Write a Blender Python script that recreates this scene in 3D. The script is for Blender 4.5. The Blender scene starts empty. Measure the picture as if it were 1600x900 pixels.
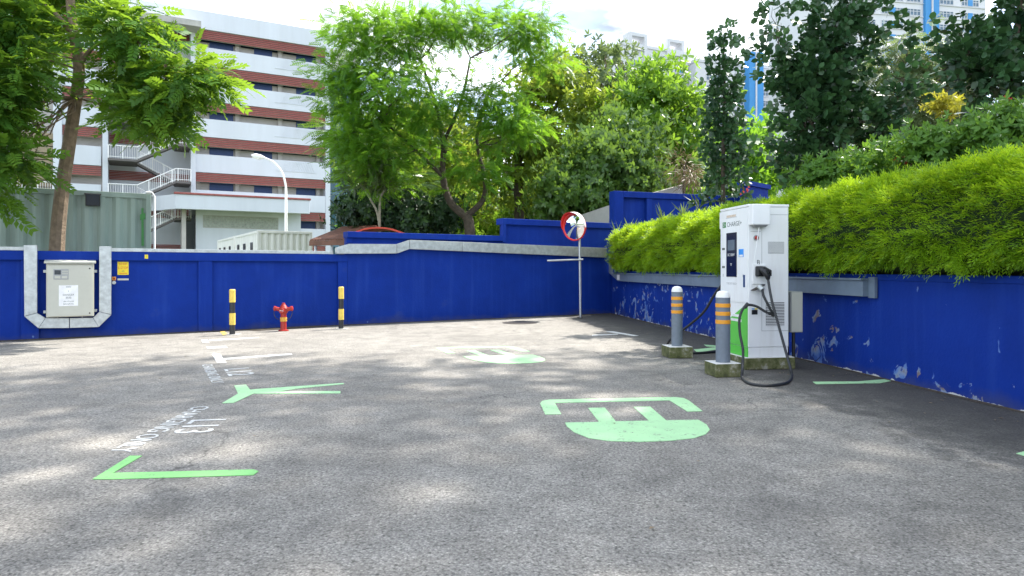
import bpy, bmesh, math, random
import numpy as np
from mathutils import Vector, Matrix
R = math.radians
random.seed(7); rng = np.random.default_rng(7)
SC = bpy.context.scene; COL = SC.collection

# ------------------------------------------------------------------ camera, light, exposure
F, HY, CX, EYE = 1050.0, 420.0, 800.0, 1.3          # focal length / horizon / centre in photo pixels, eye height in m
cam_d = bpy.data.cameras.new("camera"); cam = bpy.data.objects.new("camera", cam_d); COL.objects.link(cam)
cam.location = (0, 0, EYE); cam.rotation_euler = (R(90), 0, 0)
cam_d.sensor_width = 36; cam_d.lens = 36 * F / 1600; cam_d.shift_y = -(450 - HY) / 1600
cam_d.clip_start = 0.05; cam_d.clip_end = 3000
SC.camera = cam
SUN_AZ, SUN_EL = R(48), R(54)                        # azimuth clockwise from the view direction (+Y)
sd = Vector((math.sin(SUN_AZ) * math.cos(SUN_EL), math.cos(SUN_AZ) * math.cos(SUN_EL), math.sin(SUN_EL)))
w = bpy.data.worlds.new("World"); SC.world = w; w.use_nodes = True
nt = w.node_tree; nt.nodes.clear()
def wn(t): return nt.nodes.new(t)
sky = wn('ShaderNodeTexSky'); sky.sky_type = 'NISHITA'; sky.sun_disc = False
sky.sun_elevation = SUN_EL; sky.sun_rotation = SUN_AZ; sky.air_density = 1.0; sky.dust_density = 0.8; sky.ozone_density = 1.5
tc = wn('ShaderNodeTexCoord'); mp = wn('ShaderNodeMapping'); mp.inputs['Scale'].default_value = (1.2, 1.2, 3.0); mp.inputs['Location'].default_value = (3.7, 1.3, 0.6)
nz = wn('ShaderNodeTexNoise'); nz.inputs['Scale'].default_value = 2.6; nz.inputs['Detail'].default_value = 9; nz.inputs['Roughness'].default_value = 0.52
cr = wn('ShaderNodeValToRGB'); cr.color_ramp.elements[0].position = 0.42; cr.color_ramp.elements[1].position = 0.62
cr.color_ramp.elements[0].color = (0.3, 0.3, 0.3, 1)
n2 = wn('ShaderNodeTexNoise'); n2.inputs['Scale'].default_value = 4.5; n2.inputs['Detail'].default_value = 6
cc = wn('ShaderNodeMixRGB'); cc.inputs[1].default_value = (1.35, 1.58, 1.98, 1); cc.inputs[2].default_value = (8.2, 8.25, 8.3, 1)
mx = wn('ShaderNodeMixRGB'); bg = wn('ShaderNodeBackground'); bg.inputs['Strength'].default_value = 0.145; wo = wn('ShaderNodeOutputWorld')
L = nt.links.new
L(tc.outputs['Generated'], mp.inputs['Vector']); L(mp.outputs['Vector'], nz.inputs['Vector']); L(mp.outputs['Vector'], n2.inputs['Vector'])
L(nz.outputs['Fac'], cr.inputs['Fac']); L(cr.outputs['Color'], mx.inputs['Fac']); L(sky.outputs['Color'], mx.inputs[1])
cr2 = wn('ShaderNodeValToRGB'); cr2.color_ramp.elements[0].position = 0.40; cr2.color_ramp.elements[1].position = 0.62
L(n2.outputs['Fac'], cr2.inputs['Fac']); L(cr2.outputs['Color'], cc.inputs['Fac']); L(cc.outputs['Color'], mx.inputs[2]); L(mx.outputs['Color'], bg.inputs['Color']); L(bg.outputs['Background'], wo.inputs['Surface'])
sun_d = bpy.data.lights.new("sun", 'SUN'); sun_d.energy = 3.3; sun_d.angle = R(0.7); sun_d.color = (1.0, 0.955, 0.88)
sun = bpy.data.objects.new("sun", sun_d); COL.objects.link(sun); sun.location = (30, 30, 40)
sun.rotation_euler = (-sd).to_track_quat('-Z', 'Y').to_euler()
SC.view_settings.view_transform = 'Standard'; SC.view_settings.look = 'None'; SC.view_settings.gamma = 1.0
SC.view_settings.exposure = 1.76
SC.cycles.max_bounces = 8; SC.cycles.transparent_max_bounces = 8; SC.cycles.use_denoising = True

# ------------------------------------------------------------------ pixels to places
def G(px, py):                       # a pixel of the ground
    y = F * EYE / (py - HY); return Vector(((px - CX) * y / F, y, 0))
def P(px, py, y):                    # a pixel at a known distance
    return Vector(((px - CX) * y / F, y, EYE - (py - HY) * y / F))
class Frame:                         # a vertical plane: u along it, v out of it (towards the car park), z up
    def __init__(s, o, u, v=None):
        s.o = Vector((o[0], o[1], o[2] if len(o) > 2 else 0)); s.u = Vector((u[0], u[1], 0)).normalized()
        s.v = v if v else Vector((s.u.y, -s.u.x, 0))
    def w(s, u, v, z): return s.o + s.u * u + s.v * v + Vector((0, 0, z))
    def px(s, px, py, v=0.0):        # pixel on the plane at offset v -> (u, z)
        d = Vector(((px - CX) / F, 1, -(py - HY) / F)); o = s.o + s.v * v
        t = (o.dot(s.v)) / d.dot(s.v); h = d * t + Vector((0, 0, EYE))
        return ((h - s.o).dot(s.u), h.z - s.o.z)
    def mat(s):
        m = Matrix.Identity(4); m.col[0][:3] = s.u; m.col[1][:3] = -s.v; m.col[2][:3] = (0, 0, 1); m.col[3][:3] = s.o
        return m                     # local x = u, local y = -v (into the wall), z = up

# ------------------------------------------------------------------ materials
MATS = {}
class NB:
    def __init__(s, m): s.t = m.node_tree; s.n = s.t.nodes
    def __call__(s, typ, **k):
        n = s.n.new(typ)
        for a, b in k.items():
            if a.startswith('i_'):
                key = a[2:]; key = int(key) if key.isdigit() else key.replace('_', ' ')
                if isinstance(b, bpy.types.NodeSocket): s.t.links.new(b, n.inputs[key])
                else: n.inputs[key].default_value = b
            else: setattr(n, a, b)
        return n
    def ramp(s, fac, stops):
        n = s.n.new('ShaderNodeValToRGB'); s.t.links.new(fac, n.inputs['Fac']); e = n.color_ramp.elements
        while len(e) < len(stops): e.new(0.5)
        for q, (p, c) in zip(e, stops):
            q.position = p; q.color = (c, c, c, 1) if not hasattr(c, '__len__') else tuple(c) + (1,)
        return n.outputs['Color']
    def mix(s, fac, a, b, mode='MIX'):
        n = s.n.new('ShaderNodeMixRGB'); n.blend_type = mode
        for i, x in enumerate((fac, a, b)):
            if isinstance(x, bpy.types.NodeSocket): s.t.links.new(x, n.inputs[i])
            elif i == 0: n.inputs[0].default_value = x
            else: n.inputs[i].default_value = tuple(x) + (1,)
        return n.outputs['Color']
def newmat(name):
    m = bpy.data.materials.new(name); m.use_nodes = True; MATS[name] = m
    b = NB(m); p = m.node_tree.nodes['Principled BSDF']; return m, b, p
def plain(name, col, rough=0.6, metal=0.0, var=0.12, scale=6.0, bump=0.0, bscale=60.0, dirt=0.0, dirtcol=(0.08, 0.07, 0.05), spec=0.5, streak=False):
    """painted / metal / concrete surface: colour with mottling, optional dirt and fine relief"""
    m, b, p = newmat(name)
    tcn = b('ShaderNodeTexCoord')
    vec = tcn.outputs['Object']
    mpn = b('ShaderNodeMapping', i_Vector=vec)
    if streak: mpn.inputs['Scale'].default_value = (1, 1, 0.12)
    n = b('ShaderNodeTexNoise', i_Vector=mpn.outputs['Vector'], i_Scale=scale, i_Detail=6.0, i_Roughness=0.6)
    lo = tuple(max(0, c * (1 - var)) for c in col); hi = tuple(min(1, c * (1 + var)) for c in col)
    c = b.ramp(n.outputs['Fac'], [(0.3, lo), (0.7, hi)])
    if dirt > 0:
        n3 = b('ShaderNodeTexNoise', i_Vector=mpn.outputs['Vector'], i_Scale=scale * 1.7, i_Detail=8.0, i_Roughness=0.7)
        f = b.ramp(n3.outputs['Fac'], [(0.5, 0.0), (0.78, dirt)])
        c = b.mix(f, c, dirtcol)
    b.t.links.new(c, p.inputs['Base Color'])
    p.inputs['Roughness'].default_value = rough; p.inputs['Metallic'].default_value = metal; p.inputs['Specular IOR Level'].default_value = spec
    if bump > 0:
        nb = b('ShaderNodeTexNoise', i_Vector=vec, i_Scale=bscale, i_Detail=4.0)
        bu = b('ShaderNodeBump', i_Strength=bump, i_Height=nb.outputs['Fac']); bu.inputs['Distance'].default_value = 0.02
        b.t.links.new(bu.outputs['Normal'], p.inputs['Normal'])
    return m
def leafmat(name, dark, light, trans, tw=0.42, rough=0.45, spec=0.35):
    m, b, p = newmat(name)
    a = b('ShaderNodeAttribute', attribute_name='tint')
    c = b.ramp(a.outputs['Fac'], [(0.0, dark), (1.0, light)])
    b.t.links.new(c, p.inputs['Base Color']); p.inputs['Roughness'].default_value = rough; p.inputs['Specular IOR Level'].default_value = spec
    tcol = b.mix(0.55, c, trans)
    t = b('ShaderNodeBsdfTranslucent'); b.t.links.new(tcol, t.inputs['Color'])
    mixn = b('ShaderNodeMixShader', i_0=tw); b.t.links.new(p.outputs[0], mixn.inputs[1]); b.t.links.new(t.outputs[0], mixn.inputs[2])
    b.t.links.new(mixn.outputs[0], b.n['Material Output'].inputs['Surface'])
    return m

def m_asphalt():
    m, b, p = newmat('asphalt')
    v = b('ShaderNodeTexCoord').outputs['Object']
    big = b('ShaderNodeTexNoise', i_Vector=v, i_Scale=0.45, i_Detail=7.0, i_Roughness=0.62)
    mid = b('ShaderNodeTexNoise', i_Vector=v, i_Scale=3.2, i_Detail=8.0, i_Roughness=0.68)
    c = b.ramp(big.outputs['Fac'], [(0.32, (0.235, 0.22, 0.197)), (0.5, (0.305, 0.286, 0.256)), (0.68, (0.355, 0.333, 0.298))])
    c2 = b.ramp(mid.outputs['Fac'], [(0.3, 0.72), (0.7, 1.18)])
    c = b.mix(1.0, c, c2, 'MULTIPLY')
    # aggregate: stones and the dark binder between them
    vo = b('ShaderNodeTexVoronoi', i_Vector=v, i_Scale=88.0)
    st = b('ShaderNodeSeparateColor', i_Color=vo.outputs['Color'])
    sp = b.ramp(st.outputs[0], [(0.0, 0.62), (0.45, 0.95), (0.8, 1.1), (1.0, 1.75)])
    c = b.mix(0.55, c, sp, 'MULTIPLY')
    gap = b.ramp(vo.outputs['Distance'], [(0.35, 1.0), (0.75, 0.45)])
    c = b.mix(0.6, c, gap, 'MULTIPLY')
    pit = b('ShaderNodeTexNoise', i_Vector=v, i_Scale=46.0, i_Detail=3.0, i_Roughness=0.6)
    c = b.mix(0.8, c, b.ramp(pit.outputs['Fac'], [(0.36, 0.36), (0.49, 1.0)]), 'MULTIPLY')
    # cracks
    wv = b('ShaderNodeTexNoise', i_Vector=v, i_Scale=2.0, i_Detail=5.0)
    wob = b('ShaderNodeVectorMath', operation='SCALE', i_0=wv.outputs['Color']); wob.inputs['Scale'].default_value = 0.7
    vv = b('ShaderNodeVectorMath', operation='ADD', i_0=v, i_1=wob.outputs[0])
    ck = b('ShaderNodeTexVoronoi', feature='DISTANCE_TO_EDGE', i_Vector=vv.outputs[0], i_Scale=0.42)
    line = b.ramp(ck.outputs['Distance'], [(0.0, 1.0), (0.007, 0.0)])
    msk = b('ShaderNodeTexNoise', i_Vector=v, i_Scale=0.55, i_Detail=2.0)
    mk = b.ramp(msk.outputs['Fac'], [(0.5, 0.0), (0.6, 0.6)])
    f = b.mix(1.0, line, mk, 'MULTIPLY')
    c = b.mix(f, c, (0.03, 0.028, 0.026))
    # oil and tyre stains
    so = b('ShaderNodeTexNoise', i_Vector=v, i_Scale=0.9, i_Detail=5.0, i_Roughness=0.7); so.inputs['Distortion'].default_value = 0.6
    c = b.mix(b.ramp(so.outputs['Fac'], [(0.55, 0.0), (0.74, 0.55)]), c, (0.07, 0.066, 0.062))
    # dark strip by the right retaining wall: hedge's shade painted into the asphalt
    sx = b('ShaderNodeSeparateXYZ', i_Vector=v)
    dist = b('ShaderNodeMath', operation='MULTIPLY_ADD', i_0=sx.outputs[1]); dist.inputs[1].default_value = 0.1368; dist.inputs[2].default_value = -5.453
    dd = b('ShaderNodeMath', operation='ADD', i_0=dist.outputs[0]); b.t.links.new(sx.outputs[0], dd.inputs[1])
    hedge_shade = b('ShaderNodeMath', operation='MULTIPLY_ADD', i_0=mid.outputs['Fac']); hedge_shade.inputs[1].default_value = 3.7; b.t.links.new(dd.outputs[0], hedge_shade.inputs[2])
    c = b.mix(b.ramp(hedge_shade.outputs[0], [(0.0, 0.0), (0.35, 0.5), (1.2, 0.78)]), c, (0.035, 0.034, 0.032))
    b.t.links.new(c, p.inputs['Base Color'])
    p.inputs['Roughness'].default_value = 0.86; p.inputs['Specular IOR Level'].default_value = 0.3
    h = b.mix(0.5, b.ramp(vo.outputs['Distance'], [(0.1, 1.0), (0.8, 0.0)]), pit.outputs['Fac'])
    bu = b('ShaderNodeBump', i_Strength=0.9, i_Height=h); bu.inputs['Distance'].default_value = 0.008
    b.t.links.new(bu.outputs['Normal'], p.inputs['Normal'])
    return m
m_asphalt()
def m_paint_ground(name, col):
    m, b, p = newmat(name)
    v = b('ShaderNodeTexCoord').outputs['Object']
    n = b('ShaderNodeTexNoise', i_Vector=v, i_Scale=45.0, i_Detail=4.0, i_Roughness=0.7)
    n2 = b('ShaderNodeTexNoise', i_Vector=v, i_Scale=4.0, i_Detail=6.0, i_Roughness=0.7)
    c = b.ramp(n2.outputs['Fac'], [(0.3, tuple(x * 0.86 for x in col)), (0.7, col)])
    n3 = b('ShaderNodeTexNoise', i_Vector=v, i_Scale=7.0, i_Detail=7.0, i_Roughness=0.75)
    wr = b('ShaderNodeMath', operation='ADD', i_0=n.outputs['Fac'], i_1=n3.outputs['Fac'])
    c = b.mix(b.ramp(wr.outputs[0], [(0.77, 0.85), (0.89, 0.0)]), c, (0.15, 0.145, 0.14))
    b.t.links.new(c, p.inputs['Base Color']); p.inputs['Roughness'].default_value = 0.7
    bu = b('ShaderNodeBump', i_Strength=0.5, i_Height=n.outputs['Fac']); bu.inputs['Distance'].default_value = 0.006
    b.t.links.new(bu.outputs['Normal'], p.inputs['Normal'])
m_paint_ground('green_ground_paint', (0.26, 0.62, 0.20)); m_paint_ground('pale_green_ground_paint', (0.40, 0.68, 0.36)); m_paint_ground('white_ground_paint', (0.62, 0.62, 0.60)); m_paint_ground('yellow_ground_paint', (0.65, 0.45, 0.10))
def m_blue(name, peel):
    m, b, p = newmat(name)
    v = b('ShaderNodeTexCoord').outputs['Object']
    n = b('ShaderNodeTexNoise', i_Vector=v, i_Scale=1.3, i_Detail=8.0, i_Roughness=0.65)
    c = b.ramp(n.outputs['Fac'], [(0.3, (0.0030, 0.025, 0.215)), (0.55, (0.0036, 0.030, 0.255)), (0.75, (0.0055, 0.038, 0.29))])
    st = b('ShaderNodeMapping', i_Vector=v); st.inputs['Scale'].default_value = (7, 7, 0.5)
    ns = b('ShaderNodeTexNoise', i_Vector=st.outputs['Vector'], i_Scale=1.0, i_Detail=6.0)
    c = b.mix(b.ramp(ns.outputs['Fac'], [(0.5, 0.0), (0.8, 0.45)]), c, (0.018, 0.06, 0.32))
    # scuffs
    sc = b('ShaderNodeTexNoise', i_Vector=v, i_Scale=3.4, i_Detail=10.0, i_Roughness=0.62); sc.inputs['Distortion'].default_value = 0.4
    c = b.mix(b.ramp(sc.outputs['Fac'], [(0.715, 0.0), (0.735, 0.75)]), c, (0.22, 0.34, 0.62))
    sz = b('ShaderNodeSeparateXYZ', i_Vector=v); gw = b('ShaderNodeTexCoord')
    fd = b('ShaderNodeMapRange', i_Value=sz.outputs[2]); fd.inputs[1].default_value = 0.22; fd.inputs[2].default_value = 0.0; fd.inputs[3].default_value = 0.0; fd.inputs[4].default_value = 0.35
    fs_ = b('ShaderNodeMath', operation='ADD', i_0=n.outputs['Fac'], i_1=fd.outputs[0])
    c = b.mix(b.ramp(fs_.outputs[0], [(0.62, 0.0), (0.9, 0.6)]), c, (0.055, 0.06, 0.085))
    if peel:
        pn = b('ShaderNodeTexNoise', i_Vector=v, i_Scale=3.8, i_Detail=9.0, i_Roughness=0.6); pn.inputs['Distortion'].default_value = 0.9
        big = b('ShaderNodeTexNoise', i_Vector=v, i_Scale=0.55, i_Detail=2.0)
        sx = b('ShaderNodeSeparateXYZ', i_Vector=v)
        low = b('ShaderNodeMapRange', i_Value=sx.outputs[2]); low.inputs[1].default_value = 1.15; low.inputs[2].default_value = 0.1; low.inputs[3].default_value = 0.0; low.inputs[4].default_value = 0.06
        s1 = b('ShaderNodeMath', operation='ADD', i_0=pn.outputs['Fac'], i_1=low.outputs[0])
        s2 = b('ShaderNodeMath', operation='MULTIPLY_ADD', i_0=big.outputs['Fac'], i_1=0.35, i_2=s1.outputs[0])
        f = b.ramp(s2.outputs[0], [(0.812, 0.0), (0.828, 0.85)])
        k = b('ShaderNodeTexNoise', i_Vector=v, i_Scale=5.0, i_Detail=4.0)
        pc = b.ramp(k.outputs['Fac'], [(0.36, (0.05, 0.12, 0.42)), (0.46, (0.12, 0.22, 0.50)), (0.54, (0.24, 0.30, 0.42)), (0.62, (0.22, 0.17, 0.15))])
        c = b.mix(f, c, pc)
        foot = b('ShaderNodeMapRange', i_Value=sx.outputs[2]); foot.inputs[1].default_value = 0.06; foot.inputs[2].default_value = 0.0; foot.inputs[3].default_value = 0.0; foot.inputs[4].default_value = 0.3
        s3 = b('ShaderNodeMath', operation='ADD', i_0=sc.outputs['Fac'], i_1=foot.outputs[0])
        c = b.mix(b.ramp(s3.outputs[0], [(0.72, 0.0), (0.75, 1.0)]), c, (0.5, 0.5, 0.5))
    b.t.links.new(c, p.inputs['Base Color']); p.inputs['Roughness'].default_value = 0.7; p.inputs['Specular IOR Level'].default_value = 0.15
    nb = b('ShaderNodeTexNoise', i_Vector=v, i_Scale=26.0, i_Detail=5.0)
    bu = b('ShaderNodeBump', i_Strength=0.22, i_Height=nb.outputs['Fac']); bu.inputs['Distance'].default_value = 0.02
    b.t.links.new(bu.outputs['Normal'], p.inputs['Normal'])
m_blue('blue_paint', False); m_blue('peeling_blue_paint', True)
plain('galvanised', (0.50, 0.53, 0.53), 0.42, 0.55, 0.2, 9, dirt=0.35, dirtcol=(0.16, 0.18, 0.2))
plain('grey_duct', (0.16, 0.21, 0.28), 0.5, 0.1, 0.12, 5, dirt=0.3, dirtcol=(0.10, 0.10, 0.10))
plain('white_paint', (0.80, 0.80, 0.79), 0.4, 0, 0.03, 3, dirt=0.10, dirtcol=(0.45, 0.42, 0.36), streak=True)
plain('charger_white', (0.80, 0.81, 0.81), 0.34, 0, 0.03, 3, dirt=0.30, dirtcol=(0.50, 0.45, 0.38), streak=True)
plain('charger_green', (0.10, 0.52, 0.06), 0.38, 0, 0.04, 3)
plain('charger_grey', (0.33, 0.34, 0.34), 0.5)
plain('black_plastic', (0.012, 0.013, 0.016), 0.42)
plain('black_rubber', (0.022, 0.024, 0.028), 0.5, var=0.2, scale=20)
plain('screen', (0.01, 0.013, 0.03), 0.12)
plain('display', (0.11, 0.14, 0.18), 0.15)
plain('text_dark', (0.10, 0.12, 0.11), 0.6); plain('text_green', (0.06, 0.22, 0.07), 0.5); plain('text_white', (0.75, 0.75, 0.75), 0.5); plain('text_red', (0.6, 0.03, 0.02), 0.5)
plain('sticker_blue', (0.04, 0.28, 0.75), 0.4); plain('sticker_white', (0.8, 0.8, 0.8), 0.5); plain('sticker_yellow', (0.80, 0.62, 0.02), 0.45, dirt=0.2)
plain('rust_scorch', (0.62, 0.50, 0.40), 0.6, var=0.25, scale=30)
def m_mossy():
    m, b, p = newmat('mossy_concrete'); v = b('ShaderNodeTexCoord').outputs['Object']
    n = b('ShaderNodeTexNoise', i_Vector=v, i_Scale=7.0, i_Detail=8.0, i_Roughness=0.7)
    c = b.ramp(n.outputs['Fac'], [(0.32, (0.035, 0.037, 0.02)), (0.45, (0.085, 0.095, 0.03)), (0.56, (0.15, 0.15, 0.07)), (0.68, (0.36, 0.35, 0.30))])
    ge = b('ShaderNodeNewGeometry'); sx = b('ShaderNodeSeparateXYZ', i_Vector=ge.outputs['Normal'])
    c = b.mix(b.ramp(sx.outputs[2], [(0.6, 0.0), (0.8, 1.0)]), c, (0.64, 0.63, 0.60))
    b.t.links.new(c, p.inputs['Base Color']); p.inputs['Roughness'].default_value = 0.9
    bu = b('ShaderNodeBump', i_Strength=0.6, i_Height=n.outputs['Fac']); bu.inputs['Distance'].default_value = 0.02; b.t.links.new(bu.outputs['Normal'], p.inputs['Normal'])
m_mossy()
plain('bollard_grey', (0.15, 0.18, 0.22), 0.5, 0, 0.1, 12, dirt=0.2)
plain('reflector_orange', (0.75, 0.31, 0.02), 0.35, dirt=0.25, dirtcol=(0.4, 0.28, 0.1))
plain('post_yellow', (0.75, 0.55, 0.10), 0.5, var=0.1, dirt=0.2); plain('post_black', (0.02, 0.022, 0.026), 0.45)
plain('hydrant_red', (0.36, 0.025, 0.017), 0.38, var=0.15, scale=25, dirt=0.3, dirtcol=(0.25, 0.05, 0.03)); plain('hydrant_yellow', (0.65, 0.36, 0.05), 0.5)
plain('mirror_red', (0.75, 0.03, 0.025), 0.3); plain('mirror_white', (0.8, 0.8, 0.8), 0.3)
m, b, p = newmat('mirror_glass'); p.inputs['Base Color'].default_value = (0.85, 0.87, 0.9, 1); p.inputs['Metallic'].default_value = 1; p.inputs['Roughness'].default_value = 0.03
plain('steel_pole', (0.48, 0.50, 0.53), 0.35, 0.7, 0.1)
plain('cabinet_beige', (0.50, 0.50, 0.43), 0.45, 0, 0.04, 4, dirt=0.12, dirtcol=(0.3, 0.28, 0.2))
plain('soil', (0.07, 0.05, 0.035), 0.95, var=0.4, scale=12, bump=0.8, bscale=30)
plain('grass_ground', (0.06, 0.085, 0.03), 0.95, var=0.5, scale=3, bump=0.8, bscale=20)
plain('dirt_litter', (0.06, 0.048, 0.036), 0.95, var=0.5, scale=18, bump=0.9, bscale=40)
plain('iron', (0.07, 0.062, 0.055), 0.6, 0.5, 0.3, 20)
plain('bark', (0.20, 0.145, 0.095), 0.9, 0, 0.35, 9, bump=0.8, bscale=22); plain('dark_bark', (0.085, 0.065, 0.048), 0.9, 0, 0.35, 9, bump=0.8, bscale=22); plain('pale_bark', (0.28, 0.27, 0.20), 0.9, 0, 0.3, 9, bump=0.5, bscale=20)
plain('facade_white', (0.58, 0.61, 0.655), 0.7, 0, 0.06, 0.6, dirt=0.22, dirtcol=(0.45, 0.45, 0.43), streak=True)
plain('facade_beige', (0.48, 0.45, 0.42), 0.8, 0, 0.08, 0.8, dirt=0.2)
plain('louvre_red', (0.28, 0.072, 0.062), 0.6, 0, 0.15, 2.0, dirt=0.25, dirtcol=(0.5, 0.35, 0.3))
plain('louvre_brown', (0.27, 0.215, 0.14), 0.7, 0, 0.25, 1.0, dirt=0.2)
plain('door_blue', (0.02, 0.05, 0.16), 0.5); plain('dark_glass', (0.02, 0.03, 0.045), 0.15); plain('teal_glass', (0.02, 0.07, 0.10), 0.12); plain('teal_frame', (0.10, 0.19, 0.25), 0.5)
plain('concrete', (0.40, 0.39, 0.36), 0.85, 0, 0.15, 2, dirt=0.35, dirtcol=(0.2, 0.19, 0.16)); plain('stair_dark', (0.13, 0.12, 0.115), 0.8)
plain('container_green', (0.27, 0.345, 0.295), 0.55, 0, 0.2, 3, dirt=0.55, dirtcol=(0.17, 0.20, 0.16), streak=True)
plain('container_white', (0.74, 0.73, 0.68), 0.5, 0, 0.05, 2, dirt=0.2, streak=True)
plain('paint_smear', (0.05, 0.22, 0.05), 0.6); plain('roof_brown', (0.19, 0.085, 0.055), 0.7, 0, 0.3, 4, dirt=0.4); plain('canopy_red', (0.60, 0.06, 0.03), 0.5)
plain('hdb_white', (0.58, 0.59, 0.61), 0.8, 0, 0.03, 0.2); plain('hdb_blue', (0.05, 0.25, 0.55), 0.7, 0, 0.06, 0.2); plain('hdb_glass', (0.10, 0.15, 0.20), 0.15, var=0.4, scale=1.2); plain('hdb_grey', (0.50, 0.51, 0.53), 0.8)
plain('glass_block', (0.35, 0.38, 0.34), 0.3, var=0.3, scale=5)
leafmat('leaf_hedge', (0.065, 0.18, 0.007), (0.30, 0.52, 0.018), (0.64, 0.80, 0.03), 0.47)
leafmat('leaf_left', (0.024, 0.090, 0.020), (0.08, 0.20, 0.025), (0.42, 0.62, 0.03), 0.45)
leafmat('leaf_feather', (0.030, 0.115, 0.020), (0.13, 0.30, 0.028), (0.38, 0.66, 0.03), 0.50)
leafmat('leaf_yellowgreen', (0.07, 0.15, 0.02), (0.22, 0.30, 0.04), (0.50, 0.60, 0.06), 0.48)
leafmat('leaf_bright', (0.06, 0.16, 0.02), (0.17, 0.32, 0.035), (0.40, 0.62, 0.04), 0.46)
leafmat('leaf_glossy', (0.04, 0.105, 0.022), (0.13, 0.24, 0.05), (0.30, 0.46, 0.04), 0.36, 0.3, 0.5)
leafmat('leaf_olive', (0.06, 0.10, 0.04), (0.16, 0.21, 0.09), (0.25, 0.34, 0.08), 0.40)
leafmat('leaf_clusia', (0.020, 0.058, 0.028), (0.065, 0.15, 0.055), (0.06, 0.16, 0.03), 0.14, 0.33, 0.5)
leafmat('leaf_darkbush', (0.012, 0.034, 0.018), (0.035, 0.075, 0.032), (0.08, 0.17, 0.03), 0.25)
leafmat('leaf_shrub', (0.045, 0.13, 0.02), (0.13, 0.27, 0.04), (0.30, 0.50, 0.04), 0.35)
leafmat('leaf_yellow', (0.20, 0.22, 0.02), (0.48, 0.42, 0.05), (0.6, 0.6, 0.05), 0.35)
leafmat('leaf_dry', (0.14, 0.10, 0.06), (0.26, 0.19, 0.11), (0.25, 0.16, 0.07), 0.2)
leafmat('flower_red', (0.45, 0.05, 0.04), (0.65, 0.12, 0.08), (0.7, 0.1, 0.05), 0.2)
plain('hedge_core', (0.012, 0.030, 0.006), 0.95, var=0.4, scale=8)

# ------------------------------------------------------------------ mesh helpers
class MB:
    def __init__(s): s.v = []; s.f = []; s.smooth = False
    def poly(s, pts, faces):
        k = len(s.v); s.v += [tuple(p) for p in pts]; s.f += [tuple(i + k for i in f) for f in faces]; return s
    def box(s, x0, x1, y0, y1, z0, z1):
        return s.poly([(x0,y0,z0),(x1,y0,z0),(x1,y1,z0),(x0,y1,z0),(x0,y0,z1),(x1,y0,z1),(x1,y1,z1),(x0,y1,z1)],
                      [(0,3,2,1),(4,5,6,7),(0,1,5,4),(1,2,6,5),(2,3,7,6),(3,0,4,7)])
    def prism(s, pts, off):            # polygon swept by the vector off
        n = len(pts); o = Vector(off)
        return s.poly([Vector(p) for p in pts] + [Vector(p) + o for p in pts],
                      [tuple(range(n))[::-1], tuple(range(n, 2*n))] + [(i, (i+1) % n, (i+1) % n + n, i + n) for i in range(n)])
    def tube(s, pts, rad, n=8, cap=True):
        pts = [Vector(p) for p in pts]; k = len(pts)
        if not hasattr(rad, '__len__'): rad = [rad] * k
        base = len(s.v); prev = None
        for i, p in enumerate(pts):
            d = (pts[min(i+1, k-1)] - pts[max(i-1, 0)]).normalized()
            if prev is None: a = d.cross(Vector((0.31, 0.17, 0.93)) if abs(d.z) < 0.9 else Vector((1, 0, 0))).normalized()
            else: a = (prev - d * prev.dot(d)).normalized()
            prev = a; c = d.cross(a)
            for j in range(n):
                t = 2 * math.pi * j / n; s.v.append(tuple(p + (a * math.cos(t) + c * math.sin(t)) * rad[i]))
        for i in range(k - 1):
            for j in range(n):
                j2 = (j + 1) % n; s.f.append((base+i*n+j, base+i*n+j2, base+(i+1)*n+j2, base+(i+1)*n+j))
        if cap: s.f.append(tuple(base + j for j in range(n))[::-1]); s.f.append(tuple(base + (k-1)*n + j for j in range(n)))
        s.smooth = True; return s
    def lathe(s, prof, n=24, c=(0, 0), m=None):      # prof = [(r, z)]
        base = len(s.v)
        for r, z in prof:
            for j in range(n):
                t = 2 * math.pi * j / n; q = Vector((c[0] + r * math.cos(t), c[1] + r * math.sin(t), z)); s.v.append(tuple(m @ q if m else q))
        for i in range(len(prof) - 1):
            for j in range(n):
                j2 = (j + 1) % n; s.f.append((base+i*n+j, base+i*n+j2, base+(i+1)*n+j2, base+(i+1)*n+j))
        s.f.append(tuple(base + j for j in range(n))[::-1]); s.f.append(tuple(base + (len(prof)-1)*n + j for j in range(n)))
        s.smooth = True; return s
    def mesh(s, name):
        me = bpy.data.meshes.new(name); me.from_pydata(s.v, [], s.f); me.update()
        if s.smooth:
            for p in me.polygons: p.use_smooth = True
            try: me.set_sharp_from_angle(angle=R(35))
            except Exception: pass
        return me
    def build(s, name, mat, parent=None, bevel=0.0, mw=None):
        o = bpy.data.objects.new(name, s.mesh(name)); COL.objects.link(o); o.data.materials.append(MATS[mat])
        if parent: o.parent = parent
        if mw is not None: o.matrix_world = mw
        if bevel > 0:
            bv = o.modifiers.new('bevel', 'BEVEL'); bv.width = bevel; bv.segments = 2; bv.limit_method = 'ANGLE'
        return o
def box(name, mat, parent, x0, x1, y0, y1, z0, z1, bevel=0.0): return MB().box(x0, x1, y0, y1, z0, z1).build(name, mat, parent, bevel)
def tag(o, label, cat, group=None, kind=None):
    if label: o['label'] = label
    if cat: o['category'] = cat
    if group: o['group'] = group
    if kind: o['kind'] = kind
    return o
def thing(name, label, cat, loc=(0, 0, 0), group=None, mat=None):
    o = bpy.data.objects.new(name, None); COL.objects.link(o); o.empty_display_size = 0.1
    if mat is not None: o.matrix_world = mat
    else: o.location = loc
    return tag(o, label, cat, group)
def struct(name, mb, mat): o = mb.build(name, mat); o['kind'] = 'structure'; return o
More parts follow.
